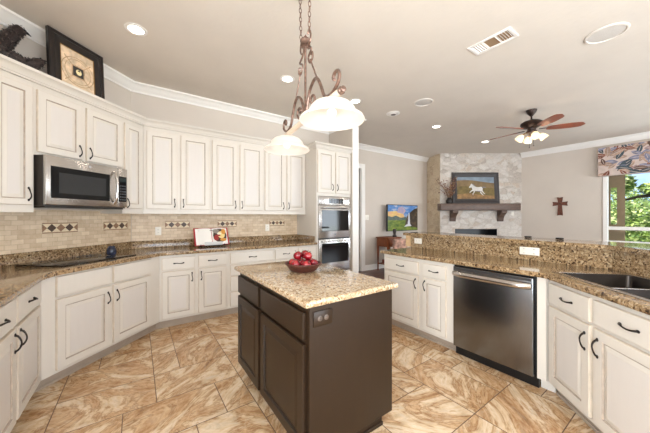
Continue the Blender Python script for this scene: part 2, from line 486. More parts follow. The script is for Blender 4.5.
# tiled kitchen floor: french-pattern tiles with grout between
def make_floor():
    U = 0.195; X0, Y0 = -1.25, REAR; NX, NY = 24, 37
    mb = MB(); uvl = mb.bm.loops.layers.uv.new('UVMap')
    occ = [[False] * NY for _ in range(NX)]
    r = random.Random(5)
    def quad(pts, z, m, uvs=None):
        f = mb.bm.faces.new([mb.bm.verts.new((x, y, z)) for x, y in pts]); f.material_index = m
        for i, lp in enumerate(f.loops): lp[uvl].uv = uvs[i] if uvs else (0, 0)
    quad([(X0, Y0), (X0 + NX * U, Y0), (X0 + NX * U, Y0 + NY * U), (X0, Y0 + NY * U)], -0.003, 1)
    for j in range(NY):
        for i in range(NX):
            if occ[i][j]: continue
            opts = [(2, 3), (3, 2), (2, 2), (2, 3), (3, 2), (1, 2), (2, 1)]; r.shuffle(opts)
            opts.append((1, 1))
            for w, h in opts:
                if i + w <= NX and j + h <= NY and not any(occ[i + a][j + b_] for a in range(w) for b_ in range(h)):
                    for a in range(w):
                        for b_ in range(h): occ[i + a][j + b_] = True
                    g = 0.003
                    x0, x1, y0, y1 = X0 + i * U + g, X0 + (i + w) * U - g, Y0 + j * U + g, Y0 + (j + h) * U - g
                    a = r.choice((0.35, 0.6, 0.9, 2.5, 2.2)) + r.uniform(-0.15, 0.15); ox, oy = r.uniform(0, 40), r.uniform(0, 40)
                    P = [(x0, y0), (x1, y0), (x1, y1), (x0, y1)]
                    quad(P, 0.0, 0, [(ox + x * math.cos(a) + y * math.sin(a), oy - x * math.sin(a) + y * math.cos(a)) for x, y in P])
                    break
    return mb.build('floor', [FLOORT, GROUT], smooth=0, norm=False)
fl = struct(make_floor())
fx = -1.25 + 24 * 0.195
mb = MB(); mb.box(fx, RX + 0.1, REAR - 0.1, LY + 1.4, -0.08, 0.0); mb.box(2.2, fx, 4.42, LY + 1.4, -0.08, 0.0)
struct(mb.build('floor_living', FLOORW, smooth=0))
wallbox('ceiling', WAX - 0.2, RX + 0.2, REAR - 0.2, LY + 1.5, H, H + 0.1, CEIL)

# left wall, diagonal wall, back wall
mb = MB()
for y0, y1, z0, z1 in ((REAR, -1.8, 0, H), (0.3, 3.15, 0, H), (-1.8, 0.3, 0, 0.7), (-1.8, 0.3, 2.25, H)): mb.box(WAX - 0.1, WAX, y0, y1, z0, z1)
struct(mb.build('wall_left', WALL, smooth=0))
mb = MB()
for y in (-1.8, -0.79, 0.24): mb.box(WAX - 0.08, WAX + 0.01, y, y + 0.06, 0.7, 2.25)
mb.box(WAX - 0.08, WAX + 0.01, -1.8, 0.3, 0.7, 0.76); mb.box(WAX - 0.08, WAX + 0.01, -1.8, 0.3, 2.19, 2.25)
struct(mb.build('window_3', TRIM, smooth=0))
mb = MB(); mb.prism([(-1.25, 3.15), (-0.07, 4.33), (-0.17, 4.43), (-1.35, 3.25), (-1.35, 3.15)], 0, H); struct(mb.build('wall_diagonal', WALL, smooth=0))
wallbox('wall_back', -0.17, 3.27, BY, BY + 0.1)
wallbox('wall_pier', 3.13, 3.27, 3.625, BY, 0, H)
mb = MB(); mb.box(3.13, 3.272, 3.612, 3.625, 0, H - 0.12, bev=0.004); struct(mb.build('trim_9', TRIM, smooth=0))
# wall behind the television with a doorway
mb = MB(); mb.box(4.47, 7.2, LY, LY + 0.12, 0, H); mb.box(3.27, 3.6, LY, LY + 0.12, 0, H); mb.box(3.6, 4.47, LY, LY + 0.12, 2.5, H)
struct(mb.build('wall_living', WALL, smooth=0))
mb = MB(); mb.box(3.17, 3.27, BY + 0.1, LY + 0.12, 0, H); struct(mb.build('wall_hall_side', WALL, smooth=0))
mb = MB(); mb.box(3.2, 5.0, LY + 1.2, LY + 1.3, 0, H); mb.box(4.9, 5.0, LY + 0.12, LY + 1.2, 0, H); mb.box(3.1, 3.2, LY + 0.12, LY + 1.2, 0, H)
struct(mb.build('wall_hall', WALL, smooth=0))
wallbox('wall_far_corner', 7.1, RX + 0.12, LY + 0.001, LY + 0.12)
# right wall with the window opening
WY0, WY1, WZ0, WZ1 = -0.75, 1.37, 0.72, 2.45
mb = MB()
mb.box(RX, RX + 0.14, WY1, LY, 0, H); mb.box(RX, RX + 0.14, REAR, WY0, 0, H)
mb.box(RX, RX + 0.14, WY0, WY1, 0, WZ0); mb.box(RX, RX + 0.14, WY0, WY1, WZ1, H)
struct(mb.build('wall_right', WALL, smooth=0))
# rear wall (behind the camera) with a glazed door opening and a window opening
mb = MB(); yr0, yr1 = REAR - 0.1, REAR
for x0, x1, z0, z1 in ((-1.35, 0.1, 0, H), (0.1, 3.7, 2.45, H), (3.7, 5.3, 0, H), (5.3, 7.9, 2.4, H), (5.3, 7.9, 0, 0.6), (7.9, 8.84, 0, H)):
    mb.box(x0, x1, yr0, yr1, z0, z1)
struct(mb.build('wall_rear', WALL, smooth=0))
mb = MB()
for x in (0.1, 1.27, 2.45, 3.63): mb.box(x, x + 0.07, yr0, yr1, 0, 2.45)
mb.box(0.1, 3.7, yr0, yr1, 0, 0.06); mb.box(0.1, 3.7, yr0, yr1, 2.38, 2.45)
struct(mb.build('door_1', TRIM, smooth=0))
mb = MB()
for x in (5.3, 6.55, 7.83): mb.box(x, x + 0.07, yr0, yr1, 0.6, 2.4)
mb.box(5.3, 7.9, yr0, yr1, 0.6, 0.66); mb.box(5.3, 7.9, yr0, yr1, 2.34, 2.4)
struct(mb.build('window_2', TRIM, smooth=0))

# living room window
mb = MB(); fw = 0.075
mb.box(RX - 0.02, RX + 0.1, WY1 - fw, WY1, WZ0, WZ1, bev=0.006); mb.box(RX - 0.02, RX + 0.1, WY0, WY0 + fw, WZ0, WZ1, bev=0.006)
mb.box(RX - 0.02, RX + 0.1, WY0 + fw, WY1 - fw, WZ0, WZ0 + fw, bev=0.006); mb.box(RX - 0.02, RX + 0.1, WY0 + fw, WY1 - fw, WZ1 - fw, WZ1, bev=0.006)
mb.box(RX + 0.01, RX + 0.07, WY0 + fw, WY1 - fw, 1.035, 1.11, bev=0.006)
mb.box(RX - 0.06, RX - 0.02, WY0 - 0.05, WY1 + 0.05, WZ0 - 0.04, WZ0, bev=0.006)
win = struct(mb.build('window_1', TRIM, smooth=0))
gm, n, l, b = base_mat('window_glass', (255, 255, 255), 0.0); b.inputs['Transmission Weight'].default_value = 1.0; b.inputs['IOR'].default_value = 1.02
b.inputs['Specular IOR Level'].default_value = 0.3
mb = MB(); mb.box(RX + 0.035, RX + 0.041, WY0 + fw, WY1 - fw, WZ0 + fw, WZ1 - fw); mb.build('glass', gm, win, smooth=0)

# crown mouldings at the ceiling, baseboards, door casing
def crown(z, out, h): return [(0, z), (out, z), (out, z - 0.02), (out * 0.72, z - 0.032), (out * 0.55, z - h * 0.5), (out * 0.3, z - h * 0.78), (0.02, z - h + 0.018), (0.014, z - h), (0, z - h)]
struct(sweep('trim_1', [(WAX, REAR), (WAX, 3.15), (-0.07, BY), (3.13, BY), (3.13, 3.625), (3.27, 3.625), (3.27, LY), (7.135, LY)], crown(H, 0.10, 0.11), TRIM))
struct(sweep('trim_2', [(RX, 2.95), (RX, REAR)], crown(H, 0.11, 0.13), TRIM))
bb = [(0, 0), (0.016, 0), (0.016, 0.11), (0.008, 0.13), (0, 0.13)]
struct(sweep('baseboard_living', [(4.59, LY), (7.135, LY)], bb, TRIM))
struct(sweep('baseboard_right', [(RX, 2.95), (RX, REAR)], bb, TRIM))
mb = MB(); mb.box(4.47, 4.59, LY - 0.022, LY, 0, 2.62, bev=0.006); mb.box(3.48, 3.6, LY - 0.022, LY, 0, 2.62, bev=0.006); mb.box(3.6, 4.47, LY - 0.022, LY, 2.5, 2.62, bev=0.006)
mb.box(4.45, 4.47, LY, LY + 0.12, 0, 2.5); mb.box(3.6, 3.62, LY, LY + 0.12, 0, 2.5)
struct(mb.build('trim_3', TRIM, smooth=0))

# tiled backsplash between worktop splash and wall cabinets
def tilewall(name, F, x0, x1, ywall, z0=1.0, z1=1.40):
    mb = MB(); mb.box(0, x1 - x0, -0.008, 0, 0, z1 - z0)
    return struct(mb.build(name, TRAV, smooth=0, loc=F.w(x0, ywall, z0), rz=F.rz))
YA = (4.40 - 3.44) / R2
tilewall('trim_4', FA, 1.342, 3.006, YA - 0.001)
tilewall('trim_5', FB, -0.062, 2.40, 0.669)
tilewall('trim_6', FD, 1.6, 3.146, 0.669)

# ================================================================== FIREPLACE AND LIVING ROOM
fp = [(6.85, 4.24), (RX - 0.004, 2.948), (RX - 0.004, LY - 0.004), (7.142, LY - 0.004)]
mb = MB(); mb.prism(fp, 0, H - 0.002)
fo = mb.build('fireplace', [STONE, STONE_LIT, BLACK], smooth=0)
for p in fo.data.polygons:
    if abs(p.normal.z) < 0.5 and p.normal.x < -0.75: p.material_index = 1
tag(fo, 'floor to ceiling white limestone corner fireplace with black firebox', 'fireplace')
cm = MB(); cm.box(0.41, 1.57, -0.2, 0.45, 0.30, 0.99); cut = cm.build('cut', BLACK, smooth=0, loc=FF.w(0, 0, 0), rz=FF.rz)
bool_cut(fo, cut)
for p in fo.data.polygons:
    c = Vector(p.center) - Vector(FF.w(0.99, 0, 0.6))
    yv = -c.x * FF.s + c.y * FF.c
    xv = c.x * FF.c + c.y * FF.s
    if yv > 0.03 and abs(xv) < 0.7 and abs(c.z) < 0.5 and p.area < 1.5: p.material_index = 2
mt = thing('mantel', 'long dark walnut beam mantel on corbels across the white stone fireplace', 'mantel', FF.w(0.99, 0, 1.2), FF.rz)
mb = MB(); mb.box(-1.07, 1.07, -0.24, -0.001, 0.30, 0.485, bev=0.012); mb.build('shelf', WOODD, mt)
for x in (-0.655, 0.655):
    mb = MB(); pr = [(-0.001, 0.0), (-0.04, 0.0), (-0.05, 0.03), (-0.06, 0.09), (-0.09, 0.15), (-0.15, 0.20), (-0.19, 0.24), (-0.2, 0.30), (-0.001, 0.30)]
    mb.prism_x(pr, x - 0.075, x + 0.075); mb.build('corbel', WOODD, mt, smooth=0)

# horse painting standing on the mantel
hp = thing('horse_painting', 'dark framed painting of a white horse galloping, standing on the mantel', 'painting', FF.w(0.95, -0.10, 1.6885), FF.rz)
hp.rotation_euler = (math.radians(-4), 0, FF.rz)
def picframe(root, w, h, rail, mat, depth=0.035, name='frame', inner=None):
    mb = MB(); prof = [(0, depth), (0, 0.006), (0.008, 0), (rail * 0.35, 0.004), (rail * 0.45, -0.004), (rail * 0.75, 0.006), (rail, 0.012), (rail, depth)]
    prev = None
    for ins, y in prof:
        ring = [mb.bm.verts.new(p) for p in ((-w / 2 + ins, y, ins), (w / 2 - ins, y, ins), (w / 2 - ins, y, h - ins), (-w / 2 + ins, y, h - ins))]
        if prev:
            for k in range(4):
                q = (k + 1) % 4; f = mb.bm.faces.new((prev[k], prev[q], ring[q], ring[k]))
                if inner and ins >= rail and y < depth: f.material_index = 1
        prev = ring
    mb.bm.faces.new(prev)
    return mb.build(name, [mat, inner or mat], root, smooth=20)
picframe(hp, 1.28, 0.86, 0.13, simple('dark_grey_wood_frame', (44, 37, 35), 0.45, var=0.15, vscale=8))
SKY = simple('paint_pale_sky', (122, 136, 148), 0.7, var=0.12, vscale=5); HILL = simple('paint_tan_hill', (120, 98, 66), 0.7, var=0.15, vscale=8)
GRS = simple('paint_olive_grass', (104, 88, 46), 0.7, var=0.2, vscale=9); ORG = simple('paint_ochre_grass', (134, 102, 62), 0.7, var=0.2, vscale=12)
HRS = simple('paint_white_horse', (206, 202, 196), 0.7, var=0.05); HSD = simple('paint_grey_mane', (120, 112, 108), 0.7)
mb = MB(); x0, x1, z0, z1 = -0.51, 0.51, 0.12, 0.74
def strip(zz0, zz1, m, y=0.016):
    N = 10
    a = [(x0 + (x1 - x0) * i / N, y, zz0(i / N)) for i in range(N + 1)]; b_ = [(x0 + (x1 - x0) * i / N, y, zz1(i / N)) for i in range(N + 1)]
    for i in range(N): mb.poly([a[i], a[i + 1], b_[i + 1], b_[i]], m)
k0 = lambda t: z0; k1 = lambda t: z0 + 0.13 + 0.03 * math.sin(5 * t); k2 = lambda t: z0 + 0.33 + 0.03 * math.sin(3 * t + 1); k3 = lambda t: z0 + 0.49 + 0.04 * math.sin(4 * t + 0.6); k4 = lambda t: z1
strip(k0, k1, 3); strip(k1, k2, 2); strip(k2, k3, 1); strip(k3, k4, 0)
hs = [(-0.215, 0.365), (-0.225, 0.39), (-0.185, 0.425), (-0.165, 0.47), (-0.155, 0.465), (-0.15, 0.485), (-0.135, 0.475), (-0.10, 0.44), (-0.06, 0.405), (0.0, 0.385), (0.07, 0.385), (0.125, 0.395), (0.155, 0.38),
      (0.172, 0.34), (0.165, 0.29), (0.20, 0.235), (0.24, 0.20), (0.232, 0.19), (0.185, 0.215), (0.135, 0.27), (0.12, 0.255), (0.155, 0.20), (0.19, 0.165), (0.18, 0.157), (0.14, 0.18), (0.10, 0.225), (0.085, 0.285), (0.02, 0.275), (-0.05, 0.28),
      (-0.065, 0.24), (-0.11, 0.20), (-0.10, 0.165), (-0.112, 0.16), (-0.128, 0.20), (-0.09, 0.245), (-0.10, 0.285), (-0.15, 0.265), (-0.20, 0.225), (-0.212, 0.235), (-0.17, 0.285), (-0.125, 0.315), (-0.14, 0.36), (-0.16, 0.385), (-0.195, 0.36)]
def polyfill(pts, y, m):
    vs = [mb.bm.verts.new((p[0], y, p[1])) for p in pts]
    es = [mb.bm.edges.new((vs[i], vs[(i + 1) % len(vs)])) for i in range(len(vs))]
    r = bmesh.ops.triangle_fill(mb.bm, edges=es, use_beauty=True)
    for f in r['geom']:
        if isinstance(f, bmesh.types.BMFace): f.material_index = m
polyfill([(p[0] * 0.95 + 0.03, p[1] * 1.0 + 0.07) for p in hs], 0.0145, 4)
polyfill([(-0.105, 0.55), (-0.06, 0.545), (-0.02, 0.50), (0.01, 0.465), (-0.03, 0.475), (-0.075, 0.515)], 0.013, 5)
polyfill([(0.172, 0.455), (0.205, 0.475), (0.27, 0.46), (0.30, 0.43), (0.255, 0.435), (0.215, 0.43), (0.185, 0.42)], 0.013, 5)
polyfill([(0.02, 0.335), (0.10, 0.325), (0.16, 0.335), (0.12, 0.35), (-0.06, 0.35)], 0.0135, 5)
mb.build('canvas', [SKY, HILL, GRS, ORG, HRS, HSD], hp, smooth=0, norm=False)

# vase of berry twigs on the mantel
vs_ = thing('twig_vase', 'small dark vase of dry berry twigs at the left end of the mantel', 'vase', FF.w(0.2, -0.12, 1.686), FF.rz)
mb = MB(); mb.lathe([(0, 0), (0.055, 0), (0.085, 0.03), (0.09, 0.08), (0.07, 0.12), (0.05, 0.14), (0.058, 0.16), (0.045, 0.155), (0.03, 0.12), (0, 0.11)], seg=20); mb.build('pot', simple('dark_bronze_pot', (46, 42, 40), 0.35, 0.4), vs_)
tw = MB(); be = MB(); r = random.Random(3)
for i in range(44):
    a = r.uniform(0, 2 * PI); sp = r.uniform(0.05, 0.46); hh = r.uniform(0.2, 0.66)
    if math.cos(a) > 0.2: sp *= 0.6
    pts = [(0.02 * math.cos(a), 0.02 * math.sin(a), 0.1)]
    for t in (0.35, 0.7, 1.0):
        pts.append((sp * t ** 1.3 * math.cos(a) + r.uniform(-.015, .015), sp * t ** 1.3 * math.sin(a) * 0.25 - 0.02 + r.uniform(-.01, .01), 0.12 + hh * t - 0.1 * sp * t * t))
    tw.tube(pts, [0.004, 0.003, 0.0025, 0.0015], 5)
    for k in range(7):
        t = r.uniform(0.45, 1.0); j = min(2, int(t * 3)); f = t * 3 - j
        p = Vector(pts[j]).lerp(Vector(pts[min(3, j + 1)]), min(1, f))
        be.ball(p + Vector((r.uniform(-.02, .02), r.uniform(-.012, .012), r.uniform(-.02, .02))), r.uniform(0.007, 0.013), 6, r.choice((0, 0, 1)))
tw.build('twigs', simple('twig_bark', (126, 98, 76), 0.8), vs_); bo_ = be.build('berries', [simple('brick_red_berry', (116, 64, 52), 0.6), simple('tan_dry_leaf', (170, 136, 100), 0.7)], vs_); bo_['kind'] = 'stuff'

# small switch on the stone
def plate(name, label, cat, loc, rz, w, h, kind, group=None, mat=None, kmat=None):
    """wall plate; local y into wall, plate face at -0.006."""
    t = thing(name, label, cat, loc, rz, group); mat = mat or PLATE
    mb = MB(); mb.box(-w / 2, w / 2, -0.006, 0, -h / 2, h / 2, bev=0.002); mb.build('cover_plate', mat, t)
    n = max(1, len(kind))
    for i, k in enumerate(kind):
        if w > h and n == 1: cx = 0
        else: cx = (-w / 2 + w * (i + 0.5) / n)
        mb = MB()
        if k == 'o':       # duplex socket, slots dark
            for s in (-1, 1):
                vert = h > w or n > 1
                ox, oz = (cx, s * 0.02) if vert else (s * 0.02, 0)
                mb.lathe([(0, -0.0085), (0.012, -0.0085), (0.0145, -0.0075), (0.0145, -0.005)], (ox, 0, oz), 16, 0, 'y')
                for d in (-0.005, 0.005):
                    if vert: mb.box(ox + d - 0.0012, ox + d + 0.0012, -0.0092, -0.008, oz - 0.004, oz + 0.005, 1)
                    else: mb.box(ox - 0.004, ox + 0.005, -0.0092, -0.008, oz + d - 0.0012, oz + d + 0.0012, 1)
            mb.build('socket', [kmat or mat, BLACK], t, smooth=30)
        else:
            mb.box(cx - 0.016, cx + 0.016, -0.0095, -0.005, -0.033, 0.033, bev=0.002); mb.build('rocker', kmat or mat, t)
    return t
plate('light_switch', 'small pale plate on the white stone under the right end of the mantel', 'light switch', FF.w(2.0, -0.0005, 1.42), FF.rz, 0.07, 0.115, 's')

# television
tv = thing('television', 'flat television showing a waterfall landscape, mounted on the living room wall', 'television', (5.80, LY - 0.002, 1.30), 0)
mb = MB(); mb.box(-0.615, 0.615, -0.20, -0.155, -0.345, 0.345, bev=0.006); mb.build('housing', BLACK, tv)
mb = MB(); mb.box(-0.2, 0.2, -0.155, -0.12, -0.15, 0.15); mb.box(-0.05, 0.05, -0.12, 0, -0.1, 0.1); mb.box(-0.15, 0.15, -0.02, 0, -0.2, 0.2); mb.build('wall_mount', BLACK, tv, smooth=0)
def scr(nm, c, var, sc=6, st=1.0, vs=(1, 1, 1)):
    m, n, l, b = base_mat(nm, c, 0.3)
    v = coords(n, l, 'Object', vs); t = noise(n, l, v, sc, 6, 0.65)
    cc = ramp(n, l, t.outputs['Fac'], [(0.3, var[0]), (0.5, c), (0.7, var[1])])
    l.new(cc, b.inputs['Base Color']); l.new(cc, b.inputs['Emission Color']); b.inputs['Emission Strength'].default_value = st
    b.inputs['Base Color'].default_value = (0, 0, 0, 1)
    for lk in list(b.inputs['Base Color'].links): l.remove(lk)
    return m
SS = 0.75
s_sky = scr('screen_blue_sky', (96, 150, 214), ((70, 118, 196), (240, 236, 232)), 5, SS, (1, 1, 2.5)); s_sun = scr('screen_sunset', (250, 206, 120), ((238, 160, 150), (255, 236, 170)), 5, SS, (1, 1, 3))
s_hil = scr('screen_far_hills', (96, 112, 108), ((70, 96, 84), (140, 140, 120)), 8, SS); s_grs = scr('screen_meadow', (112, 138, 50), ((62, 92, 36), (168, 176, 72)), 9, SS, (1, 1, 2))
s_clf = scr('screen_cliff', (74, 60, 48), ((36, 34, 32), (124, 100, 72)), 12, SS); s_wat = scr('screen_waterfall', (236, 236, 244), ((206, 210, 226), (255, 255, 255)), 20, SS, (6, 1, 1)); s_pnk = scr('screen_purple_cloud', (190, 172, 196), ((170, 160, 204), (240, 200, 190)), 6, SS)
mb = MB(); ys = -0.2015; a0, a1, c0, c1_ = -0.6, 0.6, -0.33, 0.33
for k, (pts, m) in enumerate([([(a0, c0), (a1, c0), (a1, c1_), (a0, c1_)], 3), ([(a0, 0.0), (a1, 0.0), (a1, c1_), (a0, c1_)], 0), ([(a0, -0.02), (0.05, -0.02), (0.0, 0.13), (-0.3, 0.18), (a0, 0.16)], 1),
        ([(-0.25, 0.14), (0.02, 0.10), (0.10, 0.20), (-0.05, 0.30), (-0.2, 0.27)], 6), ([(a0, -0.06), (0.15, -0.06), (0.1, 0.03), (-0.1, 0.0), (-0.3, 0.06), (-0.45, 0.02), (a0, 0.05)], 2),
        ([(0.06, -0.2), (a1, -0.28), (a1, 0.27), (0.45, 0.24), (0.32, 0.17), (0.22, 0.12), (0.12, 0.0)], 4), ([(0.16, -0.2), (0.28, -0.2), (0.27, -0.1), (0.255, 0.1), (0.25, 0.14), (0.21, 0.13), (0.2, -0.05)], 5), ([(0.02, -0.24), (0.34, -0.22), (0.28, -0.17), (0.12, -0.18)], 5)]):
    polyfill(pts, ys - 0.0003 * k, m)
for f in mb.bm.faces:
    if f.normal.y > 0: f.normal_flip()
mb.build('screen', [s_sky, s_sun, s_hil, s_grs, s_clf, s_wat, s_pnk], tv, smooth=0, norm=False)

# side table under the television
st = thing('side_table', 'reddish wooden side table with a drawer against the living room wall', 'side table', (5.12, 4.55, 0), 0)
mb = MB(); mb.box(-0.25, 0.25, -0.2, 0.2, 0.80, 0.83, bev=0.005); mb.build('top', WOODR, st)
mb = MB(); mb.box(-0.23, 0.23, -0.18, 0.18, 0.60, 0.80); mb.build('body', WOODR, st, smooth=0)
mb = MB(); mb.box(-0.2, 0.2, -0.195, -0.18, 0.63, 0.78, bev=0.003); dr = mb.build('drawer', WOODR, st)
mb = MB(); mb.ball((0, -0.21, 0.705), 0.014, 8); mb.build('knob', BRONZE, dr)
for sx_ in (-1, 1):
    for sy_ in (-1, 1):
        mb = MB(); mb.tube([(sx_ * 0.21, sy_ * 0.16, 0.6), (sx_ * 0.21, sy_ * 0.16, 0.0)], [0.026, 0.016], 8); mb.build('leg', WOODR, st)
mb = MB(); mb.box(-0.21, 0.21, -0.16, 0.16, 0.16, 0.185, bev=0.003); mb.build('lower_shelf', WOODR, st)
tp = MB(); tp.lathe([(0, 0), (0.05, 0), (0.055, 0.02), (0.032, 0.06), (0.038, 0.11), (0.05, 0.15), (0.04, 0.19), (0.028, 0.2), (0, 0.195)], seg=18)
tag(tp.build('small_vase', simple('dark_ceramic', (52, 44, 42), 0.3), loc=(5.22, 4.45, 0.83)), 'small dark vase on the reddish side table below the television', 'vase')
ip = MB(); ip.box(-0.09, 0.09, -0.07, 0.07, 0, 0.09, bev=0.006)
tag(ip.build('storage_box', simple('red_lacquer', (132, 54, 40), 0.4), loc=(5.05, 4.55, 0.185)), 'small red box on the lower shelf of the side table', 'box')

# patterned armchair behind the peninsula end
FLW = simple('rose_floral_fabric', (178, 142, 126), 0.9, var=0.25, vscale=16)
ac = thing('armchair', 'rose patterned upholstered armchair seen beyond the end of the peninsula', 'armchair', (4.95, 3.75, 0), math.radians(-35))
mb = MB(); mb.box(-0.34, 0.34, -0.32, 0.36, 0.22, 0.42, bev=0.05, seg=4); mb.build('seat', FLW, ac)
mb = MB(); mb.box(-0.33, 0.33, 0.2, 0.38, 0.38, 0.82, bev=0.06, seg=4); mb.build('backrest', FLW, ac)
for s in (-1, 1):
    mb = MB(); mb.box(s * 0.34 - 0.07, s * 0.34 + 0.07, -0.32, 0.3, 0.22, 0.6, bev=0.05, seg=4); mb.build('armrest', FLW, ac)
    for yy in (-0.26, 0.3):
        mb = MB(); mb.tube([(s * 0.29, yy, 0.24), (s * 0.3, yy, 0.0)], [0.028, 0.016], 8); mb.build('leg', WOODD, ac)

# wall cross
cr = thing('wall_cross', 'dark brown wooden cross hanging on the beige wall left of the window', 'cross', (RX - 0.001, 2.125, 1.655), -PI / 2)
mb = MB()
for ang in range(4):
    L = (0.165, 0.145, 0.295, 0.145)[ang]; a = ang * PI / 2
    q = [(-0.036, 0.03), (0.036, 0.03), (0.055, L), (0, L - 0.01), (-0.055, L)]
    mb.prism_y([(x * math.cos(a) + z * math.sin(a), -x * math.sin(a) + z * math.cos(a)) for x, z in q], -0.03, -0.001)
mb.box(-0.04, 0.04, -0.034, -0.001, -0.04, 0.04); mb.build('cross_body', simple('carved_brown_wood', (92, 50, 34), 0.55, var=0.3, vscale=30, bmp=0.3), cr, smooth=0)
mb = MB(); mb.lathe([(0, -0.04), (0.012, -0.04), (0.02, -0.034), (0.02, -0.033)], (0, 0, 0), 16, 0, 'y'); mb.build('rosette', simple('carved_dark_wood', (64, 34, 26), 0.5), cr)

# floral valance over the window
VB = simple('valance_cream_fabric', (206, 188, 178), 0.9, var=0.05, vscale=12)
vc = [simple('valance_' + nm, c, 0.9, var=0.18, vscale=18) for nm, c in (('rust', (126, 78, 60)), ('brown', (98, 74, 62)), ('slate', (128, 128, 146)), ('teal', (66, 78, 84)), ('tan', (170, 142, 124)), ('mauve', (158, 132, 132)))]
vin = simple('valance_leaf_vein', (206, 190, 180), 0.9)
va = thing('window_valance', 'cream box valance printed with rust and slate leaves above the window', 'valance', (RX - 0.001, 1.44, 2.24), -PI / 2)
mb = MB(); VW = 2.2; mb.box(0, VW, -0.13, 0, 0.0, 0.65, bev=0.02, seg=3)
mb.build('fabric_box', VB, va)
mb = MB(); r = random.Random(8)
def leaf(cx, cz, L, wd, a, m, face='f'):
    pts = []; N = 7
    for i in range(N + 1): t = i / N; pts.append(((t - 0.5) * L, wd * math.sin(PI * t) ** 0.8))
    for i in range(N - 1, 0, -1): t = i / N; pts.append(((t - 0.5) * L, -wd * math.sin(PI * t) ** 0.8))
    out = []
    for x, z in pts:
        X = cx + x * math.cos(a) - z * math.sin(a); Z = cz + x * math.sin(a) + z * math.cos(a)
        out.append((min(max(X, 0.012), VW - 0.012), min(max(Z, 0.012), 0.638)))
    return out
kk = 0
for i in range(190):
    cx_, cz_ = r.uniform(0, VW), r.uniform(0, 0.65); L = r.uniform(0.16, 0.28); a = r.uniform(-0.5, 0.9) + (PI / 2 if r.random() < 0.2 else 0); m = r.choice((0, 1, 2, 2, 3, 4, 5, 4, 0))
    y = -0.1305 - 0.00001 * i
    mb.bm.faces.new([mb.bm.verts.new((x, y, z)) for x, z in leaf(cx_, cz_, L, L * 0.2, a, m)]).material_index = m
    mb.bm.faces.new([mb.bm.verts.new((x, y - 0.000004, z)) for x, z in leaf(cx_, cz_, L * 0.9, 0.004, a, m)]).material_index = 6
for i in range(10):
    y, z = r.uniform(-0.11, -0.02), r.uniform(0.05, 0.6)
    q = leaf(0.5, z, 0.12, 0.03, r.uniform(0, 3), 0)
    mb.bm.faces.new([mb.bm.verts.new((-0.0006 - i * 1e-5, min(-0.01, max(-0.125, y + (p[0] - 0.5))), p[1])) for p in q]).material_index = r.choice((0, 1, 5, 4))
mb.build('leaf_print', vc + [vin], va, smooth=0, norm=False)

# switch beside the doorway
plate('light_switch', 'white two-gang switch plate on the wall between doorway and television', 'light switch', (4.66, LY - 0.0005, 1.31), 0, 0.13, 0.125, 'ss')

# ================================================================== OUTSIDE
tanw = simple('tan_stucco', (158, 132, 104), 0.9, var=0.04, vscale=3)
ow = thing('porch_wall', 'tan stucco porch wall with a small window outside', 'porch wall', (10.6, 1.26, 0), 0)
mb = MB()
for y0, y1, z0, z1 in ((0, 0.14, -0.3, 3.2), (0.27, 1.9, -0.3, 3.2), (0.14, 0.27, -0.3, 1.12), (0.14, 0.27, 2.12, 3.2)): mb.box(0, 0.04, y0, y1, z0, z1)
mb.box(-1.75, 0.6, -0.35, 2.2, 3.2, 3.3)  # unseen roof slab, added to keep the sun off the porch wall
mb.build('wall_panel', tanw, ow, smooth=0)
mb = MB()
for y0, y1, z0, z1 in ((0.13, 0.144, 1.10, 2.14), (0.266, 0.28, 1.10, 2.14), (0.144, 0.266, 1.10, 1.12), (0.144, 0.266, 2.12, 2.14)): mb.box(-0.012, 0.045, y0, y1, z0, z1)
mb.build('window_frame', simple('dark_tan_frame', (150, 124, 96), 0.6), ow, smooth=0)
LEAF = []
for nm, c in (('bright', (146, 166, 88)), ('mid', (100, 126, 66)), ('pale', (184, 194, 134))):
    LEAF.append(simple('leaf_' + nm, c, 0.6, var=0.15, vscale=3))
BARK = simple('bark', (62, 48, 38), 0.9, var=0.2, vscale=10)
def foliage(mb, c, rad, nleaf, r, size=0.085, mats=3):
    for i in range(int(nleaf * 2.0)):
        v = Vector((r.gauss(0, 1), r.gauss(0, 1), r.gauss(0, 1))).normalized() * (r.random() ** 0.4)
        p = Vector((c[0] + v.x * rad[0], c[1] + v.y * rad[1], c[2] + v.z * rad[2]))
        a = Vector((r.gauss(0, 1), r.gauss(0, 1), r.gauss(0, 0.6))).normalized(); b_ = a.cross(Vector((r.gauss(0, 1), r.gauss(0, 1), r.gauss(0, 1)))).normalized()
        s = size * r.uniform(0.6, 1.3)
        f = mb.bm.faces.new([mb.bm.verts.new(p + q) for q in (a * s, b_ * s * 0.5, -a * s, -b_ * s * 0.5)]); f.material_index = r.randrange(mats)
def tree(name, label, cat, loc, clumps, trunk, seed, group):
    r = random.Random(seed); t = thing(name, label, cat, loc, 0, group)
    mb = MB()
    for c, rad, nl in clumps: foliage(mb, c, rad, nl, r)
    mb.build('foliage', LEAF, t, smooth=0, norm=False)
    mb = MB()
    for pts, rs in trunk: mb.tube(pts, rs, 8)
    mb.build('trunk', BARK, t)
struct((lambda m_: (m_.box(RX + 0.14, 40, -30, 30, -0.4, -0.3), m_.build('ground', simple('lawn', (112, 132, 62), 0.95, var=0.2, vscale=2), smooth=0))[1])(MB()))
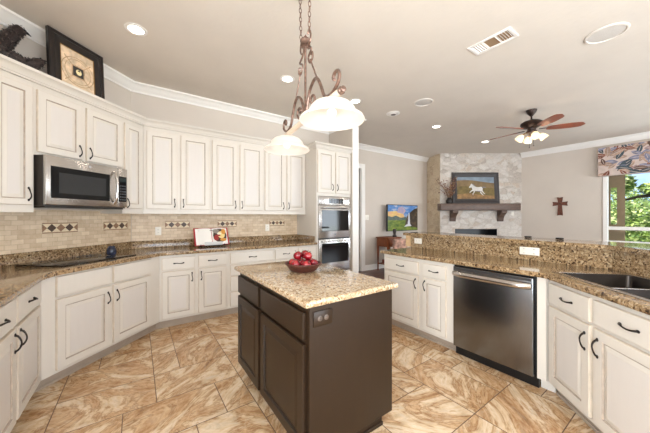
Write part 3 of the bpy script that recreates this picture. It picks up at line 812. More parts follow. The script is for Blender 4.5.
tree('oak_tree', 'oak with a dark crooked branch across the upper window', 'tree', (14.5, 1.2, -0.3),
     [((0, 0.62, 2.85), (0.7, 0.34, 0.42), 420), ((0.2, -0.1, 2.62), (0.6, 0.35, 0.2), 160), ((0.2, -1.2, 3.0), (1.2, 0.8, 0.7), 500)],
     [([(0, -1.3, 0), (0.05, -1.2, 1.2), (0, -1.0, 2.1)], [0.22, 0.18, 0.13]), ([(0, -1.0, 2.1), (0, -0.5, 2.22), (0.05, -0.1, 2.36), (0, 0.2, 2.34), (0, 0.45, 2.25), (0, 0.8, 2.27)], [0.1, 0.07, 0.06, 0.05, 0.045, 0.02]), ([(0, -1.0, 2.1), (0.2, -0.9, 2.8), (0.1, -0.7, 3.4)], [0.1, 0.08, 0.04])], 4, 'trees beyond the window')
tree('garden_bush', 'large sunlit green bush low in the window behind the porch', 'bush', (17.5, 1.7, -0.3),
     [((0, 0.2, 1.0), (1.0, 1.7, 1.3), 2400), ((0.2, -1.4, 1.0), (1.0, 1.4, 1.4), 700)], [([(0, 0, 0), (0, 0.1, 1.0)], [0.1, 0.05])], 6, 'trees beyond the window')
tree('garden_tree', 'pale green tree far behind the bush in the window', 'tree', (24.0, 2.4, -0.3),
     [((0, 0.4, 2.2), (1.8, 2.0, 1.35), 1700), ((0, -2.5, 2.4), (1.6, 2.0, 1.5), 700)], [([(0, 0, 0), (0, 0.2, 2.0)], [0.22, 0.12])], 9, 'trees beyond the window')

# ================================================================== KITCHEN: BASE CABINETS
GB = 'white base cabinets'; GW = 'white wall cabinets'
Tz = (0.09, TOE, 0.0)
YW = 0.665
# left wall, end nearest the viewer
cabinet('base_cabinet', 'white base cabinet with two drawers at the left edge of the picture', FD,
        [(1.86, 0.02), (2.867, 0.02), (3.133, YW), (1.86, YW)], 0.10, 0.876,
        [('drawer', 1.89, 2.325, 0.70, 0.86, True), ('drawer', 2.355, 2.82, 0.70, 0.86, True),
         ('door', 1.89, 2.325, 0.125, 0.68, ('r', 0.60)), ('door', 2.355, 2.82, 0.125, 0.68, ('l', 0.60))], GB, toe=Tz)
# diagonal, below the cooktop
cabinet('base_cabinet', 'white diagonal base cabinet below the black cooktop', FA,
        [(1.605, 0.02), (2.751, 0.02), (3.018, YW), (1.338, YW)], 0.10, 0.876,
        [('false_front', 1.705, 2.145, 0.70, 0.86, None), ('false_front', 2.175, 2.615, 0.70, 0.86, None),
         ('door', 1.705, 2.145, 0.125, 0.68, ('r', 0.575)), ('door', 2.175, 2.615, 0.125, 0.68, ('l', 0.575))], GB, toe=Tz)
# back wall
cabinet('base_cabinet', 'white two-door base cabinet on the back wall under the open cookbook', FB,
        [(0.2125, 0.02), (0.995, 0.02), (0.995, YW), (-0.054, YW)], 0.10, 0.876,
        [('drawer', 0.235, 0.585, 0.70, 0.845, True), ('drawer', 0.63, 0.965, 0.70, 0.845, True),
         ('door', 0.235, 0.585, 0.125, 0.68, ('r', 0.59)), ('door', 0.63, 0.965, 0.125, 0.68, ('l', 0.59))], GB, toe=Tz)
cabinet('base_cabinet', 'white four-drawer base cabinet partly behind the island', FB,
        [(0.996, 0.02), (1.652, 0.02), (1.652, YW), (0.996, YW)], 0.10, 0.876,
        [('drawer', 1.02, 1.635, 0.70, 0.845, True), ('drawer', 1.02, 1.635, 0.545, 0.685, True), ('drawer', 1.02, 1.635, 0.335, 0.53, True), ('drawer', 1.02, 1.635, 0.125, 0.32, True)], GB, toe=Tz)
cabinet('base_cabinet', 'white base cabinet on the back wall next to the oven tower', FB,
        [(1.653, 0.02), (2.398, 0.02), (2.398, YW), (1.653, YW)], 0.10, 0.876,
        [('drawer', 1.67, 2.03, 0.70, 0.845, True), ('drawer', 2.06, 2.375, 0.70, 0.845, True),
         ('door', 1.67, 2.03, 0.125, 0.68, ('r', 0.59)), ('door', 2.06, 2.375, 0.125, 0.68, ('l', 0.59))], GB, toe=Tz)
# peninsula (x of the run is minus world y)
cabinet('base_cabinet', 'white peninsula base cabinet left of the dishwasher', FP,
        [(-2.31, 0.02), (-1.42, 0.02), (-1.42, 0.60), (-2.31, 0.60)], 0.10, 0.876,
        [('drawer', -2.29, -1.81, 0.70, 0.835, True), ('drawer', -1.755, -1.49, 0.70, 0.835, True),
         ('door', -2.29, -1.81, 0.125, 0.68, ('r', 0.60)), ('door', -1.755, -1.49, 0.125, 0.68, ('l', 0.60))], GB, toe=Tz)
mb = MB(); mb.prism([(-0.748, 0.004), (-0.695, 0.004), (-0.42, 0.60), (-0.748, 0.60)], 0.10, 0.876); mb.prism([(-0.748, 0.09), (-0.66, 0.09), (-0.66, 0.3), (-0.748, 0.3)], 0, 0.10)
tag(mb.build('filler_panel', CREAM, smooth=0, loc=(2.5, 0, 0), rz=-PI / 2), 'narrow white filler panel between dishwasher and sink cabinet', 'cabinet filler')
# sink run
cabinet('base_cabinet', 'white sink base cabinet angled right of the dishwasher', FS,
        [(-2.255, 0.02), (-1.36, 0.02), (-1.36, 0.61), (-2.49, 0.61)], 0.10, 0.70,
        [('drawer', -2.235, -1.86, 0.70, 0.845, True), ('drawer', -1.825, -1.38, 0.70, 0.845, True),
         ('door', -2.235, -1.86, 0.125, 0.68, ('r', 0.575)), ('door', -1.825, -1.38, 0.125, 0.68, ('l', 0.575))], GB, toe=Tz)
mbx = [o for o in COL.objects if o.get('label', '').startswith('white sink base')][0]
mb = MB(); xc_ = (-1.36 - 2.49) / 2; mb.box(-2.255 - xc_, -1.36 - xc_, 0.02, 0.04, 0.70, 0.876); mb.box(-1.38 - xc_, -1.36 - xc_, 0.02, 0.61, 0.70, 0.876)
mb.build('face_frame', CREAM, mbx, smooth=0)

# ================================================================== WALL CABINETS
def wcab(label, F, poly, z0, doors, z1=2.46):
    return cabinet('wall_cabinet', label, F, poly, z0, z1, doors, GW)
D0, D1 = 1.43, 2.41
wcab('white wall cabinet left of the microwave below the two dark birds', UA, [(1.48, 0.02), (1.79, 0.02), (1.79, 0.325), (1.48, 0.325)], 1.37, [('door', 1.53, 1.774, D0, D1, ('r', 1.52))])
wcab('short white wall cabinet with two doors directly above the microwave', UA, [(1.791, 0.02), (2.60, 0.02), (2.60, 0.325), (1.791, 0.325)], 1.86, [('door', 1.807, 2.165, 1.885, D1, ('r', 1.965)), ('door', 2.202, 2.585, 1.885, D1, ('l', 1.965))])
wcab('narrow white wall cabinet right of the microwave at the corner', UA, [(2.601, 0.02), (2.885, 0.02), (3.010, 0.325), (2.601, 0.325)], 1.37, [('door', 2.618, 2.852, D0, D1, ('l', 1.49))])
wcab('white two-door wall cabinet on the back wall, nearest the corner', UB, [(0.063, 0.02), (0.848, 0.02), (0.848, 0.325), (-0.061, 0.325)], 1.37, [('door', 0.095, 0.43, D0, D1, ('r', 1.51)), ('door', 0.472, 0.83, D0, D1, ('l', 1.51))])
wcab('white two-door wall cabinet in the middle of the back wall', UB, [(0.849, 0.02), (1.632, 0.02), (1.632, 0.325), (0.849, 0.325)], 1.37, [('door', 0.865, 1.215, D0, D1, ('r', 1.51)), ('door', 1.255, 1.615, D0, D1, ('l', 1.51))])
wcab('white two-door wall cabinet on the back wall beside the oven tower', UB, [(1.633, 0.02), (2.398, 0.02), (2.398, 0.325), (1.633, 0.325)], 1.37, [('door', 1.65, 1.995, D0, D1, ('r', 1.51)), ('door', 2.035, 2.382, D0, D1, ('l', 1.51))])
cc_ = [(-0.0, 2.46), (0.022, 2.46), (0.022, 2.472), (0.03, 2.478), (0.036, 2.50), (0.055, 2.52), (0.068, 2.526), (0.068, 2.55), (-0.02, 2.55), (-0.02, 2.46)]
pth = [UA.w(1.48, 0.02)[:2], UA.w(2.886, 0.02)[:2], (2.40, 4.02)]
struct(sweep('trim_7', pth, cc_, CREAM))

# ================================================================== OVEN TOWER
tw_ = thing('oven_cabinet', 'tall white oven cabinet with two doors above the double oven', 'cabinet', (2.765, 3.65, 0), 0)
hw = 0.365
mb = MB(); mb.box(-hw, -hw + 0.03, 0.02, 0.675, 0.0, 2.46); mb.box(hw - 0.03, hw - 0.012, 0.02, 0.675, 0.0, 2.46)
mb.box(-hw + 0.03, hw - 0.03, 0.02, 0.675, 1.68, 2.46); mb.box(-hw + 0.03, hw - 0.03, 0.02, 0.675, 0.1, 0.385); mb.box(-hw + 0.03, hw - 0.03, 0.64, 0.675, 0.385, 1.68); mb.box(-hw + 0.03, hw - 0.03, 0.09, 0.2, 0, 0.1)
mb.build('body', CREAM, tw_, smooth=0)
for x0, x1, s in ((-0.35, -0.02, 'r'), (0.02, 0.35, 'l')):
    mb = MB(); panel(mb, x0, x1, 1.73, 2.43); d = mb.build('door', [CREAM, GLAZE_SHADE, EDGE, FIELD], tw_, smooth=0)
    handle(d, x1 - 0.03 if s == 'r' else x0 + 0.03, 1.83, True)
mb = MB(); panel(mb, -0.34, 0.34, 0.13, 0.36, raised=False); d = mb.build('drawer', [CREAM, GLAZE_SHADE, EDGE, FIELD], tw_, smooth=0); handle(d, 0, 0.25, False)
struct(sweep('trim_8', [(2.40, 4.02), (2.40, 3.67), (3.13, 3.67)], cc_, CREAM))
ov = thing('double_oven', 'stainless steel double wall oven built into the white tower', 'oven', (2.765, 3.65, 0.39), 0)
mb = MB(); mb.box(-0.333, 0.333, 0.022, 0.6, 0.002, 1.285); mb.build('housing', BLACK, ov, smooth=0)
def ovz(z): return z - 0.39
mb = MB(); mb.box(-0.333, 0.333, -0.004, 0.022, ovz(1.525), ovz(1.672), bev=0.003); cp = mb.build('control_panel', STEEL, ov)
mb = MB(); mb.box(-0.13, 0.17, -0.006, -0.003, ovz(1.555), ovz(1.64), 0)
for i in range(3):
    for j in range(5): mb.box(-0.115 + 0.055 * j, -0.085 + 0.055 * j, -0.0068, -0.0055, ovz(1.565 + 0.024 * i), ovz(1.577 + 0.024 * i), 1)
mb.build('display', [GLASSB, simple('display_grey', (120, 124, 130), 0.5)], cp, smooth=0)
for nm, z0, z1, wz0, wz1, hz_ in (('upper_door', 0.975, 1.52, 1.09, 1.44, 1.485), ('lower_door', 0.395, 0.955, 0.56, 0.885, 0.925)):
    mb = MB(); mb.box(-0.333, 0.333, -0.012, 0.021, ovz(z0), ovz(z1), bev=0.004); d = mb.build('oven_door', STEEL, ov)
    mb = MB(); mb.box(-0.28, 0.29, -0.0145, -0.011, ovz(wz0), ovz(wz1), bev=0.001); mb.build('window', GLASSB, d, smooth=0)
    mb = MB(); mb.tube([(-0.29, -0.055, ovz(hz_)), (0.29, -0.055, ovz(hz_))], 0.011, 12)
    for x in (-0.25, 0.25): mb.tube([(x, -0.01, ovz(hz_)), (x, -0.055, ovz(hz_))], 0.009, 8)
    mb.build('handle', STEEL, d)
mb = MB(); mb.lathe([(0, -0.0022), (0.014, -0.0022), (0.014, 0.001)], (0.0, -0.012, ovz(1.03)), 16, 0, 'y'); mb.build('badge', simple('badge_grey', (120, 120, 124), 0.4, 0.6), ov)

# ================================================================== MICROWAVE
mw = thing('microwave', 'stainless over-the-range microwave below the short wall cabinet', 'microwave', UA.w(2.185, 0, 1.425), UA.rz)
mb = MB(); mb.box(-0.38, 0.38, -0.055, 0.325, 0.0, 0.432, bev=0.003); mb.build('housing', simple('dark_grey_housing', (52, 46, 42), 0.4), mw, smooth=0)
mb = MB(); mb.box(-0.38, 0.265, -0.085, -0.0555, 0.012, 0.432, bev=0.004); dd = mb.build('door', STEEL, mw)
mb = MB(); mb.box(-0.345, 0.175, -0.0875, -0.0845, 0.07, 0.345, bev=0.001); wd = mb.build('window', GLASSB, dd, smooth=0)
mb = MB(); mb.box(-0.285, 0.135, -0.0885, -0.0870, 0.115, 0.295); mb.build('mesh_screen', simple('window_mesh', (34, 38, 41), 0.12, Coat_Weight=0.6), wd, smooth=0)
mb = MB(); pts = [(0.222, -0.085 - 0.045 * math.sin(PI * t / 12) ** 0.5, 0.045 + 0.34 * t / 12) for t in range(13)]; mb.tube(pts, 0.013, 10); mb.build('handle', STEEL, dd)
mb = MB(); mb.box(0.267, 0.38, -0.085, -0.0555, 0.012, 0.432, bev=0.004); cp = mb.build('control_panel', STEEL, mw)
mb = MB(); mb.box(0.278, 0.368, -0.0872, -0.0845, 0.07, 0.345)
for i in range(6):
    for j in range(3): mb.box(0.288 + 0.026 * j, 0.306 + 0.026 * j, -0.088, -0.087, 0.085 + 0.03 * i, 0.1 + 0.03 * i, 1)
mb.box(0.286, 0.36, -0.088, -0.087, 0.285, 0.33, 2)
mb.build('keypad', [GLASSB, simple('keypad_grey', (70, 72, 76), 0.4), simple('clock_dark', (26, 40, 42), 0.2)], cp, smooth=0)
mb = MB(); mb.lathe([(0, -0.0022), (0.012, -0.0022), (0.012, 0.001)], (-0.02, -0.085, 0.39), 16, 0, 'y'); mb.build('badge', simple('badge_light', (190, 190, 194), 0.4, 0.6), mw)
mb = MB(); mb.box(-0.36, 0.36, -0.05, 0.3, -0.012, -0.001); mb.build('vent_grille', BLACK, mw, smooth=0)

# ================================================================== WORKTOPS
def arc_corner(p, a, b, rad, seg=6):
    """rounded replacement of corner p between neighbours a and b"""
    p, a, b = Vector(p), Vector(a), Vector(b); u = (a - p).normalized(); v = (b - p).normalized()
    out = []
    for i in range(seg + 1):
        t = i / seg
        out.append(tuple(p + u * rad * (1 - t) ** 2 + v * rad * t ** 2))
    return out
CT0, CT1 = 0.8765, 0.914
wt = thing('granite_worktop', 'brown granite worktop running along the left, diagonal and back walls', 'worktop', (0, 0, 0))
pA, pB_ = (-0.56, 2.852), (0.228, 3.64)
poly = [(-0.56, 1.6)] + arc_corner(pA, (-0.56, 1.6), pB_, 0.16) + arc_corner(pB_, pA, (2.398, 3.64), 0.06) + [(2.398, 3.64), (2.398, 4.327), (-0.072, 4.327), (-1.247, 3.152), (-1.247, 1.6)]
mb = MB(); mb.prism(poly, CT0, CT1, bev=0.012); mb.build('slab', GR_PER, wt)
mb = MB()
bs = [(-1.247, 1.6), (-1.247, 3.1515), (-0.0695, 4.329), (2.398, 4.329), (2.398, 3.72), (2.376, 3.72), (2.376, 4.305), (-0.06, 4.305), (-1.223, 3.142), (-1.223, 1.6)]
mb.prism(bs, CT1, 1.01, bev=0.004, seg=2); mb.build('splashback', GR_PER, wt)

# peninsula worktop with the sink cut-out, granite riser and raised bar
pw = thing('peninsula_worktop', 'brown granite peninsula worktop with granite riser, cut out for the sink', 'worktop', (0, 0, 0))
oe = 0.02
def fsw(x, y): return FS.w(x, y)[:2]
cf = -1.81 + oe * R2                    # front edge of the sink run: y - x = cf
bend = (2.5 - oe, 2.5 - oe + cf)
poly = [(2.48, 2.345)] + list(reversed(arc_corner(bend, fsw(-1.34, -oe), (2.48, 2.3), 0.05))) + [fsw(-1.34, -oe), fsw(-1.34, 0.61), (3.108, 3.108 - 2.673), (3.108, 2.345)]
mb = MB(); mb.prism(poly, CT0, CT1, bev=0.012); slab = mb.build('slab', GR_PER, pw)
SX0, SX1, SY0, SY1 = -2.285, -1.46, 0.085, 0.55     # sink opening in the sink run
mb = MB(); mb.box(SX0, SX1, SY0, SY1, 0.8, 1.0, bev=0.03, seg=3); cut = mb.build('cut', GR_PER, smooth=0, loc=(FS.o[0], FS.o[1], 0), rz=FS.rz)
bool_cut(slab, cut)
c2 = (3.11, 3.11 - 2.67)
kb = [(3.11, 2.36), c2, fsw(-1.34, 0.608)]
def offs(path, d):                     # parallel copy to the left of travel
    out = []
    for i, p in enumerate(path):
        d1 = (Vector(p) - Vector(path[i - 1])).normalized() if i else None; d2 = (Vector(path[i + 1]) - Vector(p)).normalized() if i < len(path) - 1 else None
        d1 = d1 or d2; d2 = d2 or d1; n1 = Vector((-d1.y, d1.x)); n2 = Vector((-d2.y, d2.x)); k = n1 + n2; k = k / k.dot(n1)
        out.append((p[0] + k.x * d, p[1] + k.y * d))
    return out
def band(path, d0, d1): return offs(path, d0) + list(reversed(offs(path, d1)))
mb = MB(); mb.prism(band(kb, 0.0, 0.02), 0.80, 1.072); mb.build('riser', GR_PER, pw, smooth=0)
kw = [(3.11, 2.44), c2, fsw(-1.34, 0.608)]
mb = MB(); mb.prism(band(kw, 0.0215, 0.15), 0, 1.072); struct(mb.build('wall_knee', WALL, smooth=0))
mb = MB(); mb.prism([(3.098, 2.362), (3.1305, 2.362), (3.1305, 2.44), (3.098, 2.44)], 0.92, 1.072)
tag(mb.build('end_tile', simple('tan_travertine_tile', (208, 176, 134), 0.5, var=0.08, vscale=12), smooth=0), 'tan stone tile strip at the left end of the peninsula riser', 'tile')
bp = [(3.06, 2.46), (3.06, 3.06 - 2.60), fsw(-1.34, 0.56)]
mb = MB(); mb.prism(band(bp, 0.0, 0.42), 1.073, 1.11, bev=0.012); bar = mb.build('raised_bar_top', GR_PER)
tag(bar, 'raised brown granite bar top running behind the peninsula worktop', 'bar top')

# ================================================================== SINK
sk = thing('kitchen_sink', 'double bowl stainless steel sink set in the granite at right', 'sink', FS.w((SX0 + SX1) / 2, (SY0 + SY1) / 2, CT1), FS.rz)
sw, sd = (SX1 - SX0) / 2, (SY1 - SY0) / 2
def bowl(x0, x1, y0, y1, zt, zb, r=0.03):
    mb = MB(); prev = None
    def rr(x0, x1, y0, y1, z, r):
        out = []
        for cx_, cy_, a0 in ((x1 - r, y1 - r, 0), (x0 + r, y1 - r, 90), (x0 + r, y0 + r, 180), (x1 - r, y0 + r, 270)):
            for k in range(5):
                a = math.radians(a0 + 22.5 * k); out.append((cx_ + r * math.cos(a), cy_ + r * math.sin(a), z))
        return out
    for ins, z, rad in ((-0.012, zt, r + 0.012), (0.0, zt, r), (0.004, zt - 0.006, r), (0.012, zb + 0.03, r), (0.02, zb + 0.01, r), (0.04, zb, r)):
        ring = [mb.bm.verts.new(p) for p in rr(x0 + ins, x1 - ins, y0 + ins, y1 - ins, z, rad)]
        if prev:
            for k in range(len(ring)):
                q = (k + 1) % len(ring); mb.bm.faces.new((prev[k], prev[q], ring[q], ring[k]))
        prev = ring
    mb.bm.faces.new(prev)
    return mb
xm = SX0 + 0.45 - (SX0 + SX1) / 2
for x0, x1 in ((-sw + 0.018, xm - 0.012), (xm + 0.012, sw - 0.018)):
    b_ = bowl(x0, x1, -sd + 0.016, sd - 0.016, 0.003, -0.19).build('bowl', SINKS, sk)
    mb = MB(); mb.lathe([(0, 0.002), (0.02, 0.002), (0.034, 0.004), (0.04, 0.0005)], ((x0 + x1) / 2, 0, -0.19), 20); mb.build('drain', STEEL, b_)
mb = MB()
ol = [(-sw - 0.02, -sd - 0.02), (sw + 0.02, -sd - 0.02), (sw + 0.02, sd + 0.02), (-sw - 0.02, sd + 0.02)]
for x0, x1, y0, y1 in ((-sw - 0.02, sw + 0.02, -sd - 0.02, -sd + 0.012), (-sw - 0.02, sw + 0.02, sd - 0.012, sd + 0.02), (-sw - 0.02, -sw + 0.014, -sd + 0.012, sd - 0.012), (sw - 0.014, sw + 0.02, -sd + 0.012, sd - 0.012), (xm - 0.009, xm + 0.009, -sd + 0.012, sd - 0.012)):
    mb.box(x0, x1, y0, y1, 0.0005, 0.004, bev=0.0012)
mb.build('rim', STEEL, sk)

# ================================================================== DISHWASHER
dw = thing('dishwasher', 'stainless steel dishwasher with a wide bar handle in the peninsula', 'dishwasher', FP.w(-1.085, 0, 0), FP.rz)
mb = MB(); mb.box(-0.33, 0.332, 0.03, 0.58, 0.10, 0.866); mb.build('tub', BLACK, dw, smooth=0)
mb = MB(); mb.box(-0.322, 0.316, -0.008, 0.0295, 0.098, 0.858, bev=0.006, seg=3); dd = mb.build('door', STEELV, dw)
mb = MB(); N = 16; pts = []
for i in range(N + 1):
    t = i / N; x = -0.305 + 0.6 * t; e = min(t, 1 - t) * N
    pts.append((x, -0.012 - 0.04 * min(1.0, e / 1.6), 0.795))
mb.tube(pts, 0.027, 12); mb.build('handle', STEEL, dd)
mb = MB(); mb.box(-0.31, 0.304, -0.0086, -0.007, 0.832, 0.852); mb.build('control_strip', simple('control_strip_grey', (92, 90, 90), 0.3, 0.7), dd, smooth=0)
mb = MB(); mb.box(-0.332, 0.332, 0.06, 0.08, 0.0, 0.10); mb.build('toe_kick', BLACK, dw, smooth=0)

# ================================================================== ISLAND
il = thing('kitchen_island', 'dark brown kitchen island with doors and drawers', 'kitchen island', (1.03, 1.70, 0), 0)
def li(x, y): return (x - 1.03, y - 1.70)
ix0, ix1, iy0, iy1 = 0.714, 1.325, 1.165, 2.275
mb = MB(); a = li(ix0, iy0); b_ = li(ix1, iy1); mb.box(a[0], b_[0], a[1], b_[1], 0.10, 0.876); mb.build('body', ISL, il, smooth=0)
mb = MB(); mb.box(a[0] + 0.05, b_[0] - 0.04, a[1] + 0.035, b_[1] - 0.04, 0, 0.10); mb.box(a[0] + 0.045, b_[0] - 0.035, a[1] + 0.028, a[1] + 0.036, 0, 0.025, bev=0.003); mb.build('toe_kick', ISL, il, smooth=0)
mb = MB(); mb.box(a[0] - 0.002, b_[0] + 0.004, a[1] - 0.012, a[1] - 0.0005, 0.10, 0.876, bev=0.002); mb.build('end_panel', ISL, il, smooth=0)
mi = [ISL, ISLD, ISL, ISL]
def idoor(y0, y1, z0, z1, kind):          # faces -x
    mb = MB(); panel(mb, -y1, -y0, z0, z1, 0.0, 0.021, rail=0.06, raised=kind == 'door')
    for v in mb.bm.verts: x, y, z = v.co; v.co = (0.692 + y - 1.03, -x - 1.70, z)
    return mb.build(kind, mi, il, smooth=0)
for y0, y1 in ((1.805, 2.265), (1.185, 1.765)):
    idoor(y0, y1, 0.70, 0.84, 'drawer'); idoor(y0, y1, 0.115, 0.675, 'door')
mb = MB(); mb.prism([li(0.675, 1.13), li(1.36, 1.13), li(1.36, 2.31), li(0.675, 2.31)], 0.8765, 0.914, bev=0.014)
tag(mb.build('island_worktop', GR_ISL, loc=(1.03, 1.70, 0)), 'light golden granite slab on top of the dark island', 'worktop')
plate('power_outlet', 'dark brown outlet on the dark end panel of the island', 'outlet', (0.792, iy0 - 0.0125, 0.808), 0, 0.118, 0.08, 'o', mat=ISL, kmat=simple('outlet_brown', (84, 70, 60), 0.4))

# ================================================================== COOKTOP AND THINGS ON THE WORKTOPS
ck = thing('cooktop', 'black glass cooktop in the diagonal worktop', 'cooktop', FA.w(2.17, 0.36, CT1), FA.rz)
mb = MB(); mb.box(-0.36, 0.36, -0.25, 0.25, 0.0005, 0.008, bev=0.002); g_ = mb.build('glass', GLASSB, ck)
mb = MB()
for x, y, r_ in ((-0.22, -0.1, 0.09), (-0.22, 0.13, 0.075), (0.16, -0.11, 0.075), (0.16, 0.12, 0.1)):
    mb.lathe([(r_, 0.0081), (r_, 0.0086), (r_ - 0.003, 0.0086), (r_ - 0.003, 0.0081)], (x, y, 0), 32)
mb.build('burner_ring', simple('burner_grey', (88, 86, 84), 0.3), g_, smooth=0)
jr = MB(); jr.lathe([(0, 0), (0.036, 0), (0.044, 0.015), (0.046, 0.05), (0.038, 0.075), (0.03, 0.085), (0.034, 0.095), (0.028, 0.095), (0.024, 0.08), (0, 0.075)], seg=20)
tag(jr.build('small_jar', simple('dark_blue_glaze', (38, 42, 58), 0.2, var=0.4, vscale=40), loc=FA.w(2.44, 0.33, CT1 + 0.0083)), 'small dark blue jar on the right end of the black cooktop', 'jar')

# cookbook on its stand
sx_, sy_ = 0.885, 4.10
cs = thing('cookbook_stand', 'black wire stand holding the open cookbook on the back worktop', 'book stand', (sx_, sy_, CT1), 0)
mb = MB()
for x in (-0.16, 0.16):
    mb.tube([(x, -0.06, 0.006), (x, 0.10, 0.006)], 0.004, 6); mb.tube([(x, -0.045, 0.006), (x, 0.075, 0.22)], 0.004, 6); mb.tube([(x, 0.10, 0.006), (x, 0.06, 0.2)], 0.004, 6)
    mb.tube([(x, -0.06, 0.006), (x, -0.062, 0.03)], 0.004, 6)
mb.tube([(-0.19, -0.06, 0.006), (0.19, -0.06, 0.006)], 0.005, 6); mb.tube([(-0.17, 0.07, 0.215), (0.17, 0.07, 0.215)], 0.004, 6)
mb.box(-0.19, 0.19, -0.06, -0.035, 0.004, 0.012)
mb.build('wire_frame', simple('black_wire', (22, 20, 20), 0.4, 0.5), cs)
mb = MB(); mb.box(-0.115, 0.13, -0.064, -0.061, 0.013, 0.062, bev=0.001); mb.build('page_holder', simple('clear_grey_acrylic', (206, 206, 204), 0.15), cs)
bk = thing('cookbook', 'open cookbook with red cover, a white page and a food photo page', 'book', (sx_, sy_ - 0.045, CT1 + 0.017), 0)
def tilt(mb):
    a = math.radians(-29)
    for v in mb.bm.verts:
        x, y, z = v.co; v.co = (x, y * math.cos(a) - z * math.sin(a), y * math.sin(a) + z * math.cos(a))
RED = simple('red_cover', (176, 40, 44), 0.5); PAGE = simple('white_page', (244, 240, 234), 0.7)
mb = MB(); mb.box(-0.235, 0.235, 0.010, 0.015, 0, 0.275, bev=0.001); tilt(mb); mb.build('cover', RED, bk, smooth=0)
def page(x0, x1, nm, mats, pic=False):
    mb = MB(); N = 8; top = []
    def yy(t): return 0.008 - 0.014 * math.sin(PI * min(1, abs(t) * 1.15)) ** 0.7
    for k in range(N):
        xa, xb = x0 + (x1 - x0) * k / N, x0 + (x1 - x0) * (k + 1) / N; ya, yb = yy(xa / 0.215), yy(xb / 0.215)
        vs = [mb.bm.verts.new(p) for p in ((xa, ya, 0.008), (xb, yb, 0.008), (xb, yb, 0.262), (xa, ya, 0.262), (xa, 0.0099, 0.008), (xb, 0.0099, 0.008), (xb, 0.0099, 0.262), (xa, 0.0099, 0.262))]
        for q in ((0, 1, 2, 3), (5, 4, 7, 6), (4, 5, 1, 0), (3, 2, 6, 7)): mb.bm.faces.new([vs[i] for i in q])
        if k == 0: mb.bm.faces.new([vs[i] for i in (4, 0, 3, 7)])
        if k == N - 1: mb.bm.faces.new([vs[i] for i in (1, 5, 6, 2)])
    if pic:
        r = random.Random(2)
        for x, z, rx, rz_, m in ((0.11, 0.14, 0.095, 0.11, 1), (0.06, 0.21, 0.045, 0.035, 2), (0.13, 0.15, 0.05, 0.06, 3), (0.165, 0.20, 0.03, 0.045, 4), (0.055, 0.10, 0.035, 0.04, 5), (0.15, 0.07, 0.045, 0.025, 4), (0.10, 0.17, 0.03, 0.018, 6), (0.08, 0.14, 0.04, 0.014, 5)):
            o = 0.0006 * (m + 1)
            mb.bm.faces.new([mb.bm.verts.new((x + rx * math.cos(2 * PI * k / 14), -0.0075 - o, z + rz_ * math.sin(2 * PI * k / 14))) for k in range(14)]).material_index = m
    tilt(mb); mb.build(nm, mats, bk, smooth=30, norm=True)
page(-0.215, -0.004, 'left_page', PAGE)
page(0.004, 0.215, 'right_page', [PAGE, simple('photo_dark_brown', (70, 44, 36), 0.5), simple('photo_grey', (150, 140, 132), 0.5), simple('photo_cream', (238, 214, 150), 0.5), simple('photo_amber', (216, 150, 62), 0.5), simple('photo_red', (156, 44, 44), 0.5), simple('photo_pale', (244, 236, 214), 0.5)], True)

# bowl of red apples on the island
bx, by, bz = 1.055, 1.80, 0.914
WICK = simple('dark_wicker', (74, 36, 26), 0.5, var=0.3, vscale=40, bmp=0.5, bscale=90, vscl=(1, 1, 3))
bo = thing('fruit_bowl', 'round reddish brown bowl of red apples on the island', 'bowl', (bx, by, bz), 0)
mb = MB(); mb.lathe([(0, 0.0), (0.085, 0.0), (0.10, 0.008), (0.128, 0.045), (0.138, 0.058), (0.134, 0.062), (0.12, 0.046), (0.09, 0.014), (0, 0.012)], seg=36); mb.build('dish', WICK, bo)
mb = MB(); mb.tube([(0.136 * math.cos(2 * PI * k / 36), 0.136 * math.sin(2 * PI * k / 36), 0.060) for k in range(36)], 0.006, 8, closed=True); mb.build('rim', WICK, bo)
m, n, l, b = base_mat('red_apple', (168, 22, 34), 0.22, Coat_Weight=0.3)
v = coords(n, l, 'Object', (1, 1, 0.35)); t = noise(n, l, v, 45, 4); oi = n.new('ShaderNodeObjectInfo')
c_ = ramp(n, l, t.outputs['Fac'], [(0.3, (84, 8, 18)), (0.55, (140, 16, 30)), (0.78, (190, 72, 62))]); l.new(c_, b.inputs['Base Color'])
APPLE = m; STEM = simple('apple_stem', (70, 48, 30), 0.7)
GA = 'red apples in the bowl'
spots = []
for k in range(6): spots.append((0.082 * math.cos(k * PI / 3 + 0.3), 0.082 * math.sin(k * PI / 3 + 0.3), 0.062))
spots.append((0, 0, 0.055))
for k in range(3): spots.append((0.046 * math.cos(k * 2 * PI / 3 + 0.8), 0.046 * math.sin(k * 2 * PI / 3 + 0.8), 0.1225))
order = []
ap0 = thing('apple', 'red apple in the brown bowl on the island', 'apple', (bx, by, bz), 0, GA)
mb = MB(); R_ = 0.0345
prof = [(0, -0.82 * R_)] + [(R_ * math.sin(t) * (1 + 0.06 * math.cos(t)), -R_ * 0.92 * math.cos(t) - (0.10 * R_ if t < 0.5 else 0)) for t in [0.3 + 0.2 * i for i in range(12)]] + [(0.16 * R_, 0.80 * R_), (0, 0.62 * R_)]
mb.lathe(prof, seg=20); mb.build('flesh', APPLE, ap0, smooth=60)
mb = MB(); mb.tube([(0, 0, 0.6 * R_), (0.002, 0, 0.9 * R_), (0.006, 0.002, 1.22 * R_)], [0.0016, 0.0014, 0.002], 6); mb.build('stem', STEM, ap0)
